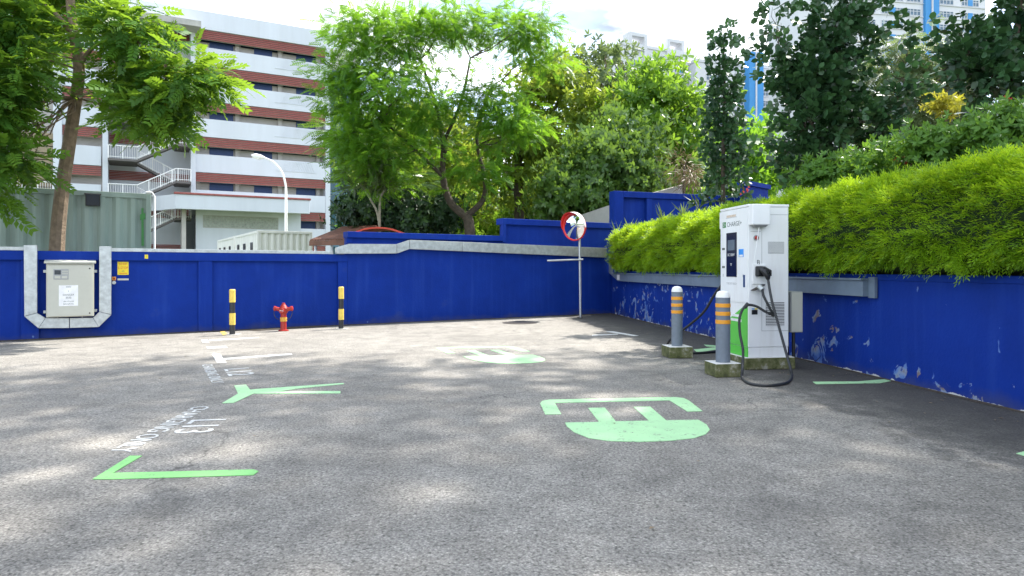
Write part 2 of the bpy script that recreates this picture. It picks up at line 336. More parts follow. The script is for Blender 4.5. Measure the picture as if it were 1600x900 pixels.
def share(src, parent, loc=None, name=None):
    c = src.copy(); COL.objects.link(c); c.parent = parent
    if loc is not None: c.location = loc
    return c
def text(body, size, mat, parent, m, align='CENTER', depth=0.0006, name='lettering', fit=None, bold=0.0):
    """flat lettering: m maps text x/y/z to the parent's space"""
    cu = bpy.data.curves.new(name, 'FONT'); cu.body = body; cu.size = size; cu.align_x = align; cu.align_y = 'CENTER'; cu.extrude = depth; cu.offset = bold
    t = bpy.data.objects.new(name, cu); COL.objects.link(t)
    dg = bpy.context.evaluated_depsgraph_get(); me = bpy.data.meshes.new_from_object(t.evaluated_get(dg))
    bpy.data.objects.remove(t); bpy.data.curves.remove(cu)
    if fit and len(me.vertices):
        xs = [v.co.x for v in me.vertices]; ys = [v.co.y for v in me.vertices]
        sx = fit[0] / (max(xs) - min(xs)); sy = fit[1] / (max(ys) - min(ys))
        cx, cy = (max(xs) + min(xs)) / 2, (max(ys) + min(ys)) / 2
        for v in me.vertices: v.co.x = (v.co.x - cx) * sx; v.co.y = (v.co.y - cy) * sy
    me.transform(m)
    o = bpy.data.objects.new(name, me); COL.objects.link(o); me.materials.clear(); me.materials.append(MATS[mat]); o.parent = parent
    return o
def M3(x, y, o):                      # matrix from text x axis, y axis, origin
    x = Vector(x).normalized(); y = Vector(y).normalized(); z = x.cross(y); m = Matrix.Identity(4)
    m.col[0][:3] = x; m.col[1][:3] = y; m.col[2][:3] = z; m.col[3][:3] = o; return m

# ------------------------------------------------------------------ foliage helpers (numpy)
def t_pinnate(n=7, ln=1.0, ll=0.36, wd=0.115, droop=0.35, ang=58):
    V = []; Fq = []
    for i in range(n):
        t = (i + 0.8) / n; x = t * ln; z = -droop * t * t * ln
        for sgn in (-1, 1):
            a = R(ang - 25 * t); L_ = ll * (1 - 0.45 * abs(t - 0.45)); d = np.array([math.cos(a), sgn * math.sin(a), -0.22]); nrm = np.array([-sgn * math.sin(a), math.cos(a), 0.0]) * wd * 0.5
            b0 = np.array([x, 0, z]); k = len(V); mid = b0 + d * L_ * 0.45
            V += [b0, mid + nrm, b0 + d * L_, mid - nrm]; Fq.append((k, k+1, k+2, k+3))
    k = len(V); V += [np.array([0, -.012, 0]), np.array([ln*.5, -.012, -droop*.25*ln]), np.array([ln*.5, .012, -droop*.25*ln]), np.array([0, .012, 0])]; Fq.append((k, k+1, k+2, k+3))
    return np.array(V), np.array(Fq)
def leaf6(b0, d, up, L_, W_):
    d = d / np.linalg.norm(d); s_ = np.cross(d, up); s_ /= np.linalg.norm(s_) + 1e-9
    return [b0, b0 + d*L_*.35 + s_*W_*.5, b0 + d*L_*.75 + s_*W_*.42, b0 + d*L_, b0 + d*L_*.75 - s_*W_*.42, b0 + d*L_*.35 - s_*W_*.5], [(0, 1, 2, 5), (5, 2, 3, 4)]
def t_round(n=4, ln=1.0, L_=0.42, W_=0.30):          # stem with opposite pairs of stiff rounded leaves, pointing along x
    V = []; Fq = []
    for i in range(n):
        x = ln * (i + 0.5) / n
        for sgn in (-1, 1):
            a = i * 1.57; o = np.array([0, math.cos(a), math.sin(a)]) * sgn
            vs, fs = leaf6(np.array([x, 0, 0]), np.array([0.75, 0, 0]) + o * 0.9, np.cross(o, [1, 0, 0]) + np.array([.3, .1, .2]), L_, W_)
            k = len(V); V += vs; Fq += [tuple(j + k for j in f) for f in fs]
    return np.array(V), np.array(Fq)
def t_whorl(n=6, L_=0.9, W_=0.26, lift=0.55):         # rosette of pointed leaves, axis along x
    V = []; Fq = []
    for i in range(n):
        a = 2 * math.pi * i / n + 0.3 * (i % 2); d = np.array([lift * (0.6 + 0.5 * (i % 3)), math.cos(a), math.sin(a)])
        vs, fs = leaf6(np.zeros(3), d, np.array([1.0, 0.1, 0.05]), L_ * (0.8 + 0.1 * (i % 3)), W_)
        k = len(V); V += vs; Fq += [tuple(j + k for j in f) for f in fs]
    return np.array(V), np.array(Fq)
def t_feather(n=6, ln=1.0):                           # soft needle-like hedge shoot
    V = []; Fq = []
    for i in range(n):
        t = i / (n - 1.0); x = t * ln * 0.72; z = -0.16 * t * t
        sgn = 1 if i % 2 else -1; a = R(38 - 20 * t); L_ = ln * (0.46 - 0.12 * t)
        d = np.array([math.cos(a), sgn * math.sin(a), 0.05 - 0.3 * t]); nrm = np.array([-sgn * math.sin(a), math.cos(a), 0.25]) * 0.042
        b0 = np.array([x, 0, z]); k = len(V); V += [b0, b0 + d*L_*.5 + nrm, b0 + d*L_, b0 + d*L_*.5 - nrm]; Fq.append((k, k+1, k+2, k+3))
    return np.array(V), np.array(Fq)
def t_blade(): return np.array([[0,-.03,0],[.5,-.04,.05],[1,0,-.1],[.5,.04,.05]], float), np.array([(0,1,2,3)])
def dirs_to_R(d, roll=0.5):
    d = d / (np.linalg.norm(d, axis=1, keepdims=True) + 1e-9); n = len(d)
    up = np.tile([0.0, 0.0, 1.0], (n, 1)) + rng.normal(0, roll, (n, 3))
    y = np.cross(up, d); y /= np.linalg.norm(y, axis=1, keepdims=True) + 1e-9
    z = np.cross(d, y); return np.stack([d, y, z], axis=2)
def scatter(name, tpl, Pn, Rm, S, tint, mat, parent, base=(0, 0, 0), kind=None):
    V, Fq = tpl; N = len(Pn); k = len(V)
    X = np.einsum('nij,kj->nki', Rm, V) * S[:, None, None] + (Pn - np.array(base))[:, None, :]
    X = X.reshape(-1, 3); Q = (Fq[None, :, :] + (np.arange(N) * k)[:, None, None]).reshape(-1)
    me = bpy.data.meshes.new(name); me.vertices.add(len(X)); me.vertices.foreach_set('co', X.astype(np.float32).ravel())
    nf = len(Q) // 4; me.loops.add(len(Q)); me.loops.foreach_set('vertex_index', Q.astype(np.int32))
    me.polygons.add(nf); me.polygons.foreach_set('loop_start', np.arange(0, len(Q), 4, dtype=np.int32))
    try: me.polygons.foreach_set('loop_total', np.full(nf, 4, dtype=np.int32))
    except Exception: pass
    at = me.attributes.new('tint', 'FLOAT', 'POINT'); at.data.foreach_set('value', np.repeat(np.clip(tint, 0, 1), k).astype(np.float32))
    me.update(calc_edges=True); me.materials.append(MATS[mat])
    o = bpy.data.objects.new(name, me); COL.objects.link(o)
    if parent: o.parent = parent
    if kind: o['kind'] = kind
    return o
def crown(name, blobs, tpl, size, mat, parent, base, clump=0.55, per=14, flat=0.5, droop=0.25, out=0.9, spread=1.0, roll=0.5, jit=0.25):
    """blobs = [(centre, (rx, ry, rz), clumps)]; returns the clump centres for the limbs"""
    PP = []; DD = []; TT = []; cen = []
    for c, r, n in blobs:
        c = np.array(c); r = np.array(r)
        d = rng.normal(0, 1, (n, 3)); d /= np.linalg.norm(d, axis=1, keepdims=True)
        q = d * (rng.random((n, 1)) ** (1 / 2.4))
        cc_ = c + q * r; cen.append(cc_)
        ct = rng.normal(0.5, 0.22, n)
        p = np.repeat(cc_, per, axis=0); g = rng.normal(0, 1, p.shape) * np.array([clump, clump, clump * flat]) * spread
        o = np.repeat(q, per, axis=0)
        PP.append(p + g); DD.append(g / (clump + 1e-6) * np.array([1, 1, 0.6]) + o * out + np.array([0, 0, -droop]) + rng.normal(0, jit, p.shape)); TT.append(np.repeat(ct, per) + rng.normal(0, 0.16, len(p)))
    PP = np.concatenate(PP); DD = np.concatenate(DD); TT = np.concatenate(TT)
    S = size * rng.uniform(0.7, 1.25, len(PP))
    scatter(name, tpl, PP, dirs_to_R(DD, roll), S, TT, mat, parent, base)
    return cen
def wig(a, b, n, amp):
    a = Vector(a); b = Vector(b); out = []
    for i in range(n + 1):
        t = i / n; q = a.lerp(b, t)
        if 0 < i < n: q = q + Vector(rng.normal(0, amp, 3))
        out.append(q)
    return out
def smooth_path(pts, sub=4):
    pts = [Vector(p) for p in pts]; out = []
    for i in range(len(pts) - 1):
        p0, p1, p2, p3 = pts[max(i-1, 0)], pts[i], pts[i+1], pts[min(i+2, len(pts)-1)]
        for k in range(sub):
            t = k / sub
            out.append(0.5 * ((2*p1) + (p2-p0)*t + (2*p0-5*p1+4*p2-p3)*t*t + (3*p1-p0-3*p2+p3)*t**3))
    out.append(pts[-1]); return out
def tree(name, label, trunks, blobs, tpl, size, leaf, bark, group=None, cat='tree', limb=4, limb_r=0.05, **kw):
    """trunks = [([points], r0, r1)], first point of the first one is the base"""
    base = Vector(trunks[0][0][0]); t = thing(name, label, cat, base, group)
    mb = MB(); ends = []
    for pts, r0, r1 in trunks:
        sp = smooth_path(pts, 4); k = len(sp)
        mb.tube([p - base for p in sp], [r0 + (r1 - r0) * i / (k - 1) for i in range(k)], 9); ends += sp[k // 2:]
    cen = crown('crown', blobs, tpl, size, leaf, t, base, **kw)
    for cs in cen:
        for i in rng.permutation(len(cs))[:limb]:
            c = Vector(cs[i]); s = min(ends, key=lambda e: (e - c).length + 0.6 * max(0, e.z - c.z))
            pth = wig(s, c, 5, (c - s).length * 0.035); r = limb_r * rng.uniform(0.6, 1.1)
            mb.tube([p - base for p in pth], [r * (1 - 0.8 * q / 5) for q in range(6)], 5)
    mb.build('trunk', bark, t)
    return t

# ================================================================== the setting
WA = Frame((-9.20, 12.08), (5.40, 3.43)); WB = Frame((-3.80, 15.51), (6.68, 3.99)); WR = Frame((2.88, 19.5), (1.74, -13.43))
LA, LB = 6.397, 7.781
gm = MB(); gm.poly([(-900, -60, -0.004), (900, -60, -0.004), (900, 1500, -0.004), (-900, 1500, -0.004)], [(0, 1, 2, 3)]); struct('ground', gm, 'grass_ground')
a0 = WA.w(-9, 0.02, 0); a1 = WA.w(LA, 0.0, 0); b1 = WB.w(LB, 0, 0); r1 = WR.w(26, 0, 0)
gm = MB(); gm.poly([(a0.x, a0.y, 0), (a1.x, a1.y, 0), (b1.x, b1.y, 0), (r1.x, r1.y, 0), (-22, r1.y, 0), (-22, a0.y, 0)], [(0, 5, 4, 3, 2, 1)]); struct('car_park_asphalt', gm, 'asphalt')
# planted terrace behind the retaining wall
gm = MB(); ys = [0.24, 0.9, 1.7, 2.6, 3.6, 5.5, 9, 16]; zs = [1.12, 1.14, 1.2, 1.75, 2.1, 2.35, 2.5, 2.6]; us = np.linspace(-9, 26, 36)
vv = []; ff = []
for i, u in enumerate(us):
    for y, z in zip(ys, zs): vv.append(WR.w(u, -y, z + (0.10 * random.random() if y > 1 else 0) - max(0, -u) * 0.02))
n_ = len(ys)
for i in range(len(us) - 1):
    for j in range(n_ - 1): k = i * n_ + j; ff.append((k, k + 1, k + n_ + 1, k + n_))
gm.poly(vv, ff); struct('planted_terrace', gm, 'soil')

# ------------------------------------------------------------------ blue boundary wall, left run with recessed panels
def ua(px, v=0.0): return WA.px(px, 450, v)[0]
t = thing('boundary_wall', 'low blue painted wall with recessed panels behind the fire hydrant', 'wall', mat=WA.mat())
pil = [(-4.2, -3.9), (ua(33), ua(61)), (ua(310), ua(332)), (ua(528), LA - 0.003)]
for (s0, e0), (s1, e1) in zip(pil[:-1], pil[1:]): box('wall_panel', 'blue_paint', t, e0 + 0.001, s1 - 0.001, 0.06, 0.22, 0, 1.46)
for s0, e0 in pil: box('pilaster', 'blue_paint', t, s0, e0, 0.0, 0.22, 0, 1.46, 0.006)
box('coping_beam', 'blue_paint', t, -4.2, LA - 0.003, -0.02, 0.23, 1.461, 1.632, 0.008)
# right run
def ub(px, v=0.0): return WB.px(px, 450, v)[0]
t = thing('boundary_wall', 'plain tall blue wall that steps up towards the traffic mirror', 'wall', mat=WB.mat())
us_ = ub(788)
box('wall_panel', 'blue_paint', t, 0, us_, 0.0, 0.24, 0, 2.02); box('wall_panel', 'blue_paint', t, us_ + 0.001, LB, 0.0, 0.24, 0, 2.46)
box('coping_beam', 'blue_paint', t, -0.02, us_ - 0.102, -0.10, 0.26, 2.021, 2.16, 0.008); box('coping_beam', 'blue_paint', t, us_ - 0.10, LB + 0.1, -0.10, 0.26, 2.461, 2.62, 0.008)
box('pilaster', 'blue_paint', t, us_ - 0.10, us_ - 0.001, -0.10, -0.001, 2.0, 2.46); box('pilaster', 'blue_paint', t, -0.03, 0.10, -0.035, -0.001, 1.90, 2.02)
# retaining wall on the right
t = thing('retaining_wall', 'blue retaining wall with peeling paint patches under the clipped hedge', 'wall', mat=WR.mat())
box('wall_body', 'peeling_blue_paint', t, 0.0, 26, 0.0, 0.24, 0, 1.16); box('coping', 'peeling_blue_paint', t, 0.0, 26, -0.012, 0.25, 1.161, 1.235, 0.006)
# walls on the upper level
W3 = Frame((3.12, 20.6), (0.94, 0.34)); t = thing('upper_wall', 'raised blue wall with one recessed panel rising behind the hedge end', 'wall', mat=W3.mat())
box('pilaster', 'blue_paint', t, 0, 0.32, -0.04, 0.3, 0, 3.69, 0.01); box('wall_panel', 'blue_paint', t, 0.321, 1.15, 0.10, 0.3, 0, 3.5); box('pilaster', 'blue_paint', t, 1.151, 1.35, -0.02, 0.3, 0, 3.5, 0.01)
box('wall_panel', 'blue_paint', t, 1.351, 6.0, 0.02, 0.3, 0, 3.5); box('coping_beam', 'blue_paint', t, 0.321, 6.0, -0.04, 0.32, 3.501, 3.69, 0.01)
t = thing('concrete_wall', 'weathered grey concrete wall seen between the mirror and raised blue wall', 'wall', P(900, 345, 24).to_2d().to_3d())
q0 = P(880, 345, 24); q1 = P(960, 318, 22.4); q2 = P(1070, 288, 24.5)
for A_, B_ in ((q0, q1), (q1, q2)):
    d_ = (B_ - A_); nrm = Vector((d_.y, -d_.x, 0)).normalized() * 0.2; o_ = t.location
    MB().prism([Vector((A_.x, A_.y, 0)) - o_, Vector((B_.x, B_.y, 0)) - o_, B_ - o_, A_ - o_], -nrm).build('wall_panel', 'concrete', t)
def simple_wall(label, pa, pb, z1, th=0.25):
    t = thing('upper_wall', label, 'wall', (pa.x, pa.y, 0)); d_ = Vector((pb.x - pa.x, pb.y - pa.y, 0)); nrm = Vector((d_.y, -d_.x, 0)).normalized() * th
    MB().prism([(0, 0, 0), d_, d_ + Vector((0, 0, z1)), (0, 0, z1)], -nrm).build('wall_panel', 'blue_paint', t); d2 = d_.normalized() * 0.06
    MB().prism([-d2 + nrm * 0.3 + Vector((0, 0, z1 + 0.001)), d_ + d2 + nrm * 0.3 + Vector((0, 0, z1 + 0.001)), d_ + d2 + nrm * 0.3 + Vector((0, 0, z1 + 0.14)), -d2 + nrm * 0.3 + Vector((0, 0, z1 + 0.14))], -nrm * 1.6).build('coping_beam', 'blue_paint', t)
q = P(1168, 283, 21); simple_wall('short blue wall glimpsed between the columnar shrub and the big dark one', q, P(1200, 283, 22), q.z - 0.14)
q = P(1408, 214, 19); simple_wall('blue wall top showing behind the dark round-leaved shrubs', q, P(1500, 200, 18.2), q.z - 0.14)

# ------------------------------------------------------------------ cable ducts on the walls
def duct(parent, fr, pts, v0, v1, mat, name='duct_section'):
    """polygon of photo pixels on plane fr at offset v1, extruded back to v0"""
    ps = [fr.px(x, y, v1) for x, y in pts]
    return MB().prism([(u, -v1, z) for u, z in ps], (0, v1 - v0, 0)).build(name, mat, parent, 0.006)
t = thing('cable_trunking', 'galvanised cable trunking looping under the beige electrical cabinet', 'cable duct', mat=WA.mat())
duct(t, WA, [(37, 383), (58, 383), (58, 489), (38, 494)], 0.025, 0.13, 'galvanised'); duct(t, WA, [(38, 494.5), (58, 489.5), (71, 497), (60, 513)], 0.025, 0.13, 'galvanised'); duct(t, WA, [(60.4, 513), (71.4, 497), (108, 497), (108, 512.6)], 0.025, 0.13, 'galvanised')
duct(t, WA, [(109, 512.5), (109, 497), (145, 496.5), (154, 511)], 0.025, 0.125, 'galvanised'); duct(t, WA, [(154.4, 511), (145.4, 496.5), (155, 487.5), (174, 492)], 0.025, 0.125, 'galvanised'); duct(t, WA, [(174, 491.5), (155, 487), (155, 385), (174, 385)], 0.025, 0.125, 'galvanised')
u1, u2 = ua(37, .1), ua(174, .1)
box('top_run', 'galvanised', t, -4.2, u1 - 0.003, -0.02, 0.2, 1.635, 1.70, 0.004); box('top_run', 'galvanised', t, u2 + 0.003, LA - 0.35, -0.02, 0.2, 1.635, 1.70, 0.004); box('top_run', 'galvanised', t, u1, ua(58, .1), 0.0, 0.2, 1.635, 1.72, 0.004)
for px in (90, 128): box('joint_plate', 'galvanised', t, ua(px), ua(px) + 0.01, -0.134, -0.131, 0.28, 0.44)
t = thing('cable_trunking', 'galvanised trunking with a kink running along the tall blue wall', 'cable duct', mat=WB.mat())
duct(t, WB, [(526, 396.5), (526, 387), (546, 381), (620, 381.5), (620, 396)], 0.003, 0.14, 'galvanised'); duct(t, WB, [(620.6, 396), (620.6, 381.5), (640, 375), (640, 389)], 0.003, 0.14, 'galvanised'); duct(t, WB, [(640.6, 389), (640.6, 375), (722, 378), (722, 392.5)], 0.003, 0.14, 'galvanised'); duct(t, WB, [(722.6, 392.5), (722.6, 378), (948, 387.5), (948, 402.5)], 0.003, 0.14, 'galvanised')
t = thing('cable_duct', 'grey painted cable duct fixed along the peeling retaining wall below the hedge', 'cable duct', mat=WR.mat())
ue = WR.px(1348, 450, 0.12)[0]; u0 = WR.px(965, 430, 0.12)[0]
for a_, b_ in ((u0, 3.2), (3.203, 6.2), (6.203, 9.0), (9.003, ue)): box('duct_section', 'grey_duct', t, a_, b_, -0.12, -0.014, 0.965, 1.16, 0.004)
box('duct_lid', 'grey_duct', t, u0, ue + 0.01, -0.15, -0.014, 1.163, 1.185); box('end_cap', 'grey_duct', t, ue + 0.002, ue + 0.12, -0.05, -0.014, 0.95, 1.2)
box('drop_section', 'grey_duct', t, 0.12, 0.26, -0.11, -0.014, 1.19, 1.75); box('white_label', 'sticker_white', t, 1.0, 1.25, -0.124, -0.1215, 1.0, 1.14)
MB().prism([(0.12, -0.11, 1.188), (0.26, -0.11, 1.188), (u0 - 0.003, -0.11, 1.13), (u0 - 0.003, -0.11, 0.965)], (0, 0.09, 0)).build('elbow', 'grey_duct', t)

# ------------------------------------------------------------------ clipped hedge
def hedge():
    t = thing('clipped_hedge', 'long lime green clipped hedge spilling over the blue retaining wall', 'hedge', mat=WR.mat())
    u0, u1 = 0.15, 19.0
    yc, zc = 0.46, 1.765; ry, rz = 0.72, 0.62
    def sec(th, u):
        wv_ = 1 + 0.05 * math.sin(u * 1.7) + 0.04 * math.sin(u * 4.1 + 1)
        e = min(1.0, ((u - u0) / 0.7 + 0.04)) ** 0.5
        c, s_ = math.cos(th), math.sin(th); pw = 0.72
        return yc + 0.0 + ry * wv_ * e * (abs(c) ** pw) * (1 if c > 0 else -1), zc + rz * (0.96 + 0.04 * wv_) * (0.55 + 0.45 * e) * (abs(s_) ** pw) * (1 if s_ > 0 else -1)
    cm = MB(); nu, nt_ = 60, 20; vs = []; fs = []
    for i in range(nu + 1):
        u = u0 + (u1 - u0) * i / nu
        for j in range(nt_):
            y, z = sec(2 * math.pi * j / nt_, u); vs.append((u, yc + (y - yc) * 0.86, zc + (z - zc) * 0.88))
    for i in range(nu):
        for j in range(nt_): j2 = (j + 1) % nt_; fs.append((i*nt_+j, i*nt_+j2, (i+1)*nt_+j2, (i+1)*nt_+j))
    fs += [tuple(range(nt_))[::-1], tuple(nu*nt_ + j for j in range(nt_))]
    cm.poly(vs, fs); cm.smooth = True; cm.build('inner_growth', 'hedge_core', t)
    N = 74000
    u = u0 + (u1 - u0) * (rng.random(N) ** 0.85)
    keep = (u < 14.6) | (rng.random(N) < 0.35); u = u[keep]; N = len(u)
    th = np.where(rng.random(N) < 0.80, rng.uniform(R(70), R(222), N), rng.uniform(0, R(75), N))
    Y = np.empty(N); Z = np.empty(N); NY = np.empty(N); NZ = np.empty(N)
    for i in range(N):
        y, z = sec(th[i], u[i]); y2, z2 = sec(th[i] + 0.05, u[i]); Y[i] = y; Z[i] = z
        dy, dz = y2 - y, z2 - z; l = math.hypot(dy, dz) + 1e-6; NY[i] = dz / l; NZ[i] = -dy / l
    lump = 0.035 * np.sin(u * 9 + Z * 7) + 0.045 * np.sin(u * 3.3 - Z * 13 + 1.0) + 0.03 * np.sin(u * 17 + Z * 23) + rng.normal(0, 0.03, N) - 0.07
    Pn = np.stack([u, Y + NY * lump, Z + NZ * lump], 1)
    tang = rng.choice([-1, 1], N) * rng.uniform(0.2, 1.0, N)
    D = np.stack([tang + 0.25, NY * 0.85 + rng.normal(0, .3, N), NZ * 0.75 + 0.12 + rng.normal(0, .3, N) - np.where(NZ < -.2, .25, 0)], 1)
    S = rng.uniform(0.08, 0.16, N) * np.where(u < 8, 1.15, 1.0); tint = 0.5 + 0.35 * np.sin(u * 3 + Z * 5) * 0.4 + rng.normal(0, 0.2, N)
    scatter('foliage', t_feather(), Pn, dirs_to_R(D, 0.6), S, tint, 'leaf_hedge', t)
hedge()

# ================================================================== school-like block on the left
BF = Frame((-17.6, 65.0), (1.81, 1.0)); BF.u = -BF.u       # u runs to the left along the facade, v points to the car park
bm_ = Matrix.Identity(4); bm_.col[0][:3] = BF.u; bm_.col[1][:3] = BF.v; bm_.col[2][:3] = (0, 0, 1); bm_.col[3][:3] = BF.o   # local x = u(left), y = v(out), z
t = thing('apartment_style_block', 'grey white five storey block with red louvre bands and open stairs', 'building', mat=bm_)
US, UL = 12.0, 18.6; FL = 3.17; ZT = [22.5 - FL * i for i in range(7)]          # tops of the red bands
def slats(parent, u0, u1, zt, h, n, mat, y=0.0, name='louvre_band'):
    mb = MB()
    for i in range(n): z = zt - h * (i + 0.5) / n; mb.box(u0, u1, y - 0.06, y + 0.02, z - h / n * 0.31, z + h / n * 0.31)
    o = mb.build(name, mat, parent); o['kind'] = 'stuff'; return o
box('roof_parapet', 'facade_white', t, 0.0, 27, -14, 0.15, 22.52, 24.15, 0.03); box('back_wall', 'facade_beige', t, 0.01, US, -13.9, -0.95, 0, 22.5); box('stair_back_wall', 'facade_white', t, US + 0.001, UL, -13.9, -2.2, 0, 22.5); box('back_wall', 'facade_beige', t, UL + 0.001, 27, -13.9, -0.95, 0, 22.5)
box('end_column', 'facade_white', t, 0.0, 0.45, -0.94, 0.10, 0, 22.515)
slab = MB().box(0, 1, 0, 1, 0, 1)
for i, zt in enumerate(ZT):
    for (p0, p1) in ((0.46, US - 0.2), (UL + 0.3, 21.6)):
        slats(t, p0, p1, zt, 0.82, 5, 'louvre_red'); box('band_backing', 'facade_beige', t, p0, p1, -0.22, -0.16, zt - 0.82, zt)
        zp = zt - 0.82 - 0.72; box('parapet', 'facade_white', t, p0, p1, -0.12, 0.08, max(zp - 1.60, 0), zp, 0.02)
        box('floor_slab', 'facade_beige', t, p0, p1, -0.94, -0.13, zp - 1.15, zp - 1.0)
    slats(t, US + 0.2, UL - 0.2, zt, 0.82, 6, 'louvre_red', -2.0)
    zp = zt - 1.54
    for k, (d0, d1) in enumerate(((1.2, 3.0), (5.2, 6.8), (8.6, 10.6))):
        if (i + k) % 4 != 3: box('door', 'door_blue', t, d0, d1, -0.93, -0.88, zp - 1.0, zt - 0.70)
    for k in range(3): box('transom_window', 'dark_glass', t, 0.9 + k * 3.75, 4.2 + k * 3.75, -0.93, -0.90, zt - 0.80, zt - 0.45)
    for uu in (0.8, 4.35, 8.1, 11.4): box('corridor_column', 'facade_beige', t, uu, uu + 0.35, -0.92, -0.7, zp - 1.0, zt)
    if i < 4:
        g = MB()                                            # decorative diagonal grille in the parapet
        for s0 in (1.5, 3.1):
            for k in range(7): x = s0 + k * 0.22; g.prism([(x, 0.085, zp - 0.95), (x + 0.06, 0.085, zp - 0.95), (x + 0.06 + (0.35 if s0 < 2 else -0.35) * 1, 0.085, zp - 0.05), (x + (0.35 if s0 < 2 else -0.35), 0.085, zp - 0.05)], (0, 0.03, 0))
        g.box(1.3, 5.1, 0.085, 0.12, zp - 1.02, zp - 0.96); g.build('grille', 'facade_white', t)['kind'] = 'stuff'
for uu in (US, UL): box('stair_column', 'facade_white', t, uu - 0.2, uu + 0.2, -0.1, 0.35, 0, 22.5, 0.02)
# brown slatted shaft and white wall at the far left of it
box('shaft_column', 'facade_white', t, 21.6, 22.2, -0.1, 0.3, 0, 22.5, 0.02); box('left_wall', 'facade_white', t, 24.9, 27, -0.94, 0.1, 0, 22.5)
for k in range(16):
    box('shaft_slat', 'louvre_brown', t, 22.21, 24.89, -0.25 - 0.02 * (k % 3), 0.05 + 0.03 * (k % 2), 3.5 + k * 0.55, 3.5 + k * 0.55 + 0.46)
# open stairs: landings, flights, rails
def rail(mb, a, b, h=1.05, step=0.16):
    a = Vector(a); b = Vector(b); n = max(2, int((b - a).length / step)); up = Vector((0, 0, h))
    mb.tube([a + up, b + up], 0.045, 5); mb.tube([a + up * 0.12, b + up * 0.12], 0.03, 5)
    for k in range(n + 1):
        q = a.lerp(b, k / n); mb.tube([q, q + up], 0.045 if k % 6 == 0 else 0.016, 4)
for i in range(1, 7):
    zf = ZT[i] - 0.82 - 0.72 - 1.05 + FL                     # floor level
    if zf < 1 or zf > 16: continue
    box('landing', 'stair_dark', t, 16.3, UL - 0.21, -2.0, 1.3, zf - 0.18, zf); box('mid_landing', 'stair_dark', t, US + 0.21, 13.4, -1.9, 1.3, zf + FL / 2 - 0.18, zf + FL / 2)
    for (ya, yb, ua_, za, ub_, zb) in ((0.2, 1.3, 16.3, zf, 13.4, zf + FL / 2), (-1.5, -0.3, 13.4, zf + FL / 2, 16.3, zf + FL)):
        MB().prism([(ua_, ya, za - 0.18), (ub_, ya, zb - 0.18), (ub_, ya, zb + 0.02), (ua_, ya, za + 0.02)], (0, yb - ya, 0)).build('stair_flight', 'stair_dark', t)
        r_ = MB(); rail(r_, (ua_, yb, za), (ub_, yb, zb)); r_.build('handrail', 'white_paint', t)['kind'] = 'stuff'
    r_ = MB(); rail(r_, (16.3, 1.3, zf), (UL - 0.25, 1.3, zf)); rail(r_, (US + 0.25, 1.3, zf + FL / 2), (13.4, 1.3, zf + FL / 2)); r_.build('handrail', 'white_paint', t)['kind'] = 'stuff'
r_ = MB(); rail(r_, (22.2, 0.35, 7.2), (25.2, 0.35, 7.2)); r_.build('handrail', 'white_paint', t)['kind'] = 'stuff'
box('roof_eave', 'concrete', t, US - 0.5, 20, 0.16, 2.2, 22.0, 22.5)
# glazed stair tower at its right end
box('tower_core', 'facade_beige', t, -3.4, -0.01, -9, -1.6, 0, 23.2)
for i in range(12):
    for j in range(4):
        a_ = -0.05 - j * 0.84
        fr_ = MB(); fr_.box(a_ - 0.84, a_, -1.55, -1.45, i * 1.75, i * 1.75 + 0.14); fr_.box(a_ - 0.1, a_, -1.55, -1.44, i * 1.75 + 0.141, (i + 1) * 1.75 - 0.001)
        w_ = fr_.build('tower_window', 'teal_frame', t); box('pane', 'teal_glass', w_, a_ - 0.839, a_ - 0.101, -1.54, -1.5, i * 1.75 + 0.142, (i + 1) * 1.75 - 0.002)

# porch in front of it
VP_ = 4.0
def bu(px, py, v): return BF.px(px, py, v)
t = thing('entrance_porch', 'white flat roofed porch with red trim and a glass block strip', 'porch', mat=bm_)
(uL, zt0), (uR, zt1) = bu(274, 303, VP_), bu(484, 313, VP_); zb0 = bu(275, 326, VP_)[1]; zt0 = (zt0 + zt1) / 2
box('fascia', 'facade_white', t, uR, uL, VP_ - 0.25, VP_, zb0, zt0, 0.03); box('red_trim', 'louvre_red', t, uR - 0.1, uL + 0.1, VP_ - 0.4, VP_ + 0.1, zt0 + 0.002, zt0 + 0.16, 0.02)
MB().prism([(uL + 0.001, VP_ - 0.1, zb0), (uL + 0.001, VP_ - 0.1, zt0), (uL + 1.7, 0.6, zt0), (uL + 1.7, 0.6, zb0)], (-0.18, -0.1, 0)).build('side_fascia', 'facade_white', t)
MB().prism([(uR, VP_ - 0.26, zb0 + 0.25), (uL, VP_ - 0.26, zb0 + 0.25), (uL + 1.4, 0.4, zb0 + 0.25), (uR, 0.4, zb0 + 0.25)], (0, 0, 0.2)).build('roof_slab', 'concrete', t)
uw0 = bu(306, 380, 1.8)[0]; uw1 = bu(470, 380, 1.8)[0]
box('wall', 'facade_white', t, uw1, uw0, 0.5, 1.8, 0, zb0 + 0.24); box('side_wall', 'facade_beige', t, uw0 + 0.8, uw0 + 1.1, 0.5, 2.6, 0, zb0 + 0.24); box('doorway', 'dark_glass', t, uw0 + 0.05, uw0 + 0.75, 0.6, 0.7, 0, zb0 - 0.3)
(g0, gz1), (g1, gz0) = bu(318, 337, 1.8), bu(434, 358, 1.8)
gb = MB(); nx_, nz_ = 26, 5
for i in range(nx_):
    for j in range(nz_):
        a_ = g1 + (g0 - g1) * i / nx_; c_ = gz0 + (gz1 - gz0) * j / nz_; gb.box(a_ + 0.02, a_ + (g0 - g1) / nx_ - 0.02, 1.8, 1.84, c_ + 0.02, c_ + (gz1 - gz0) / nz_ - 0.02)
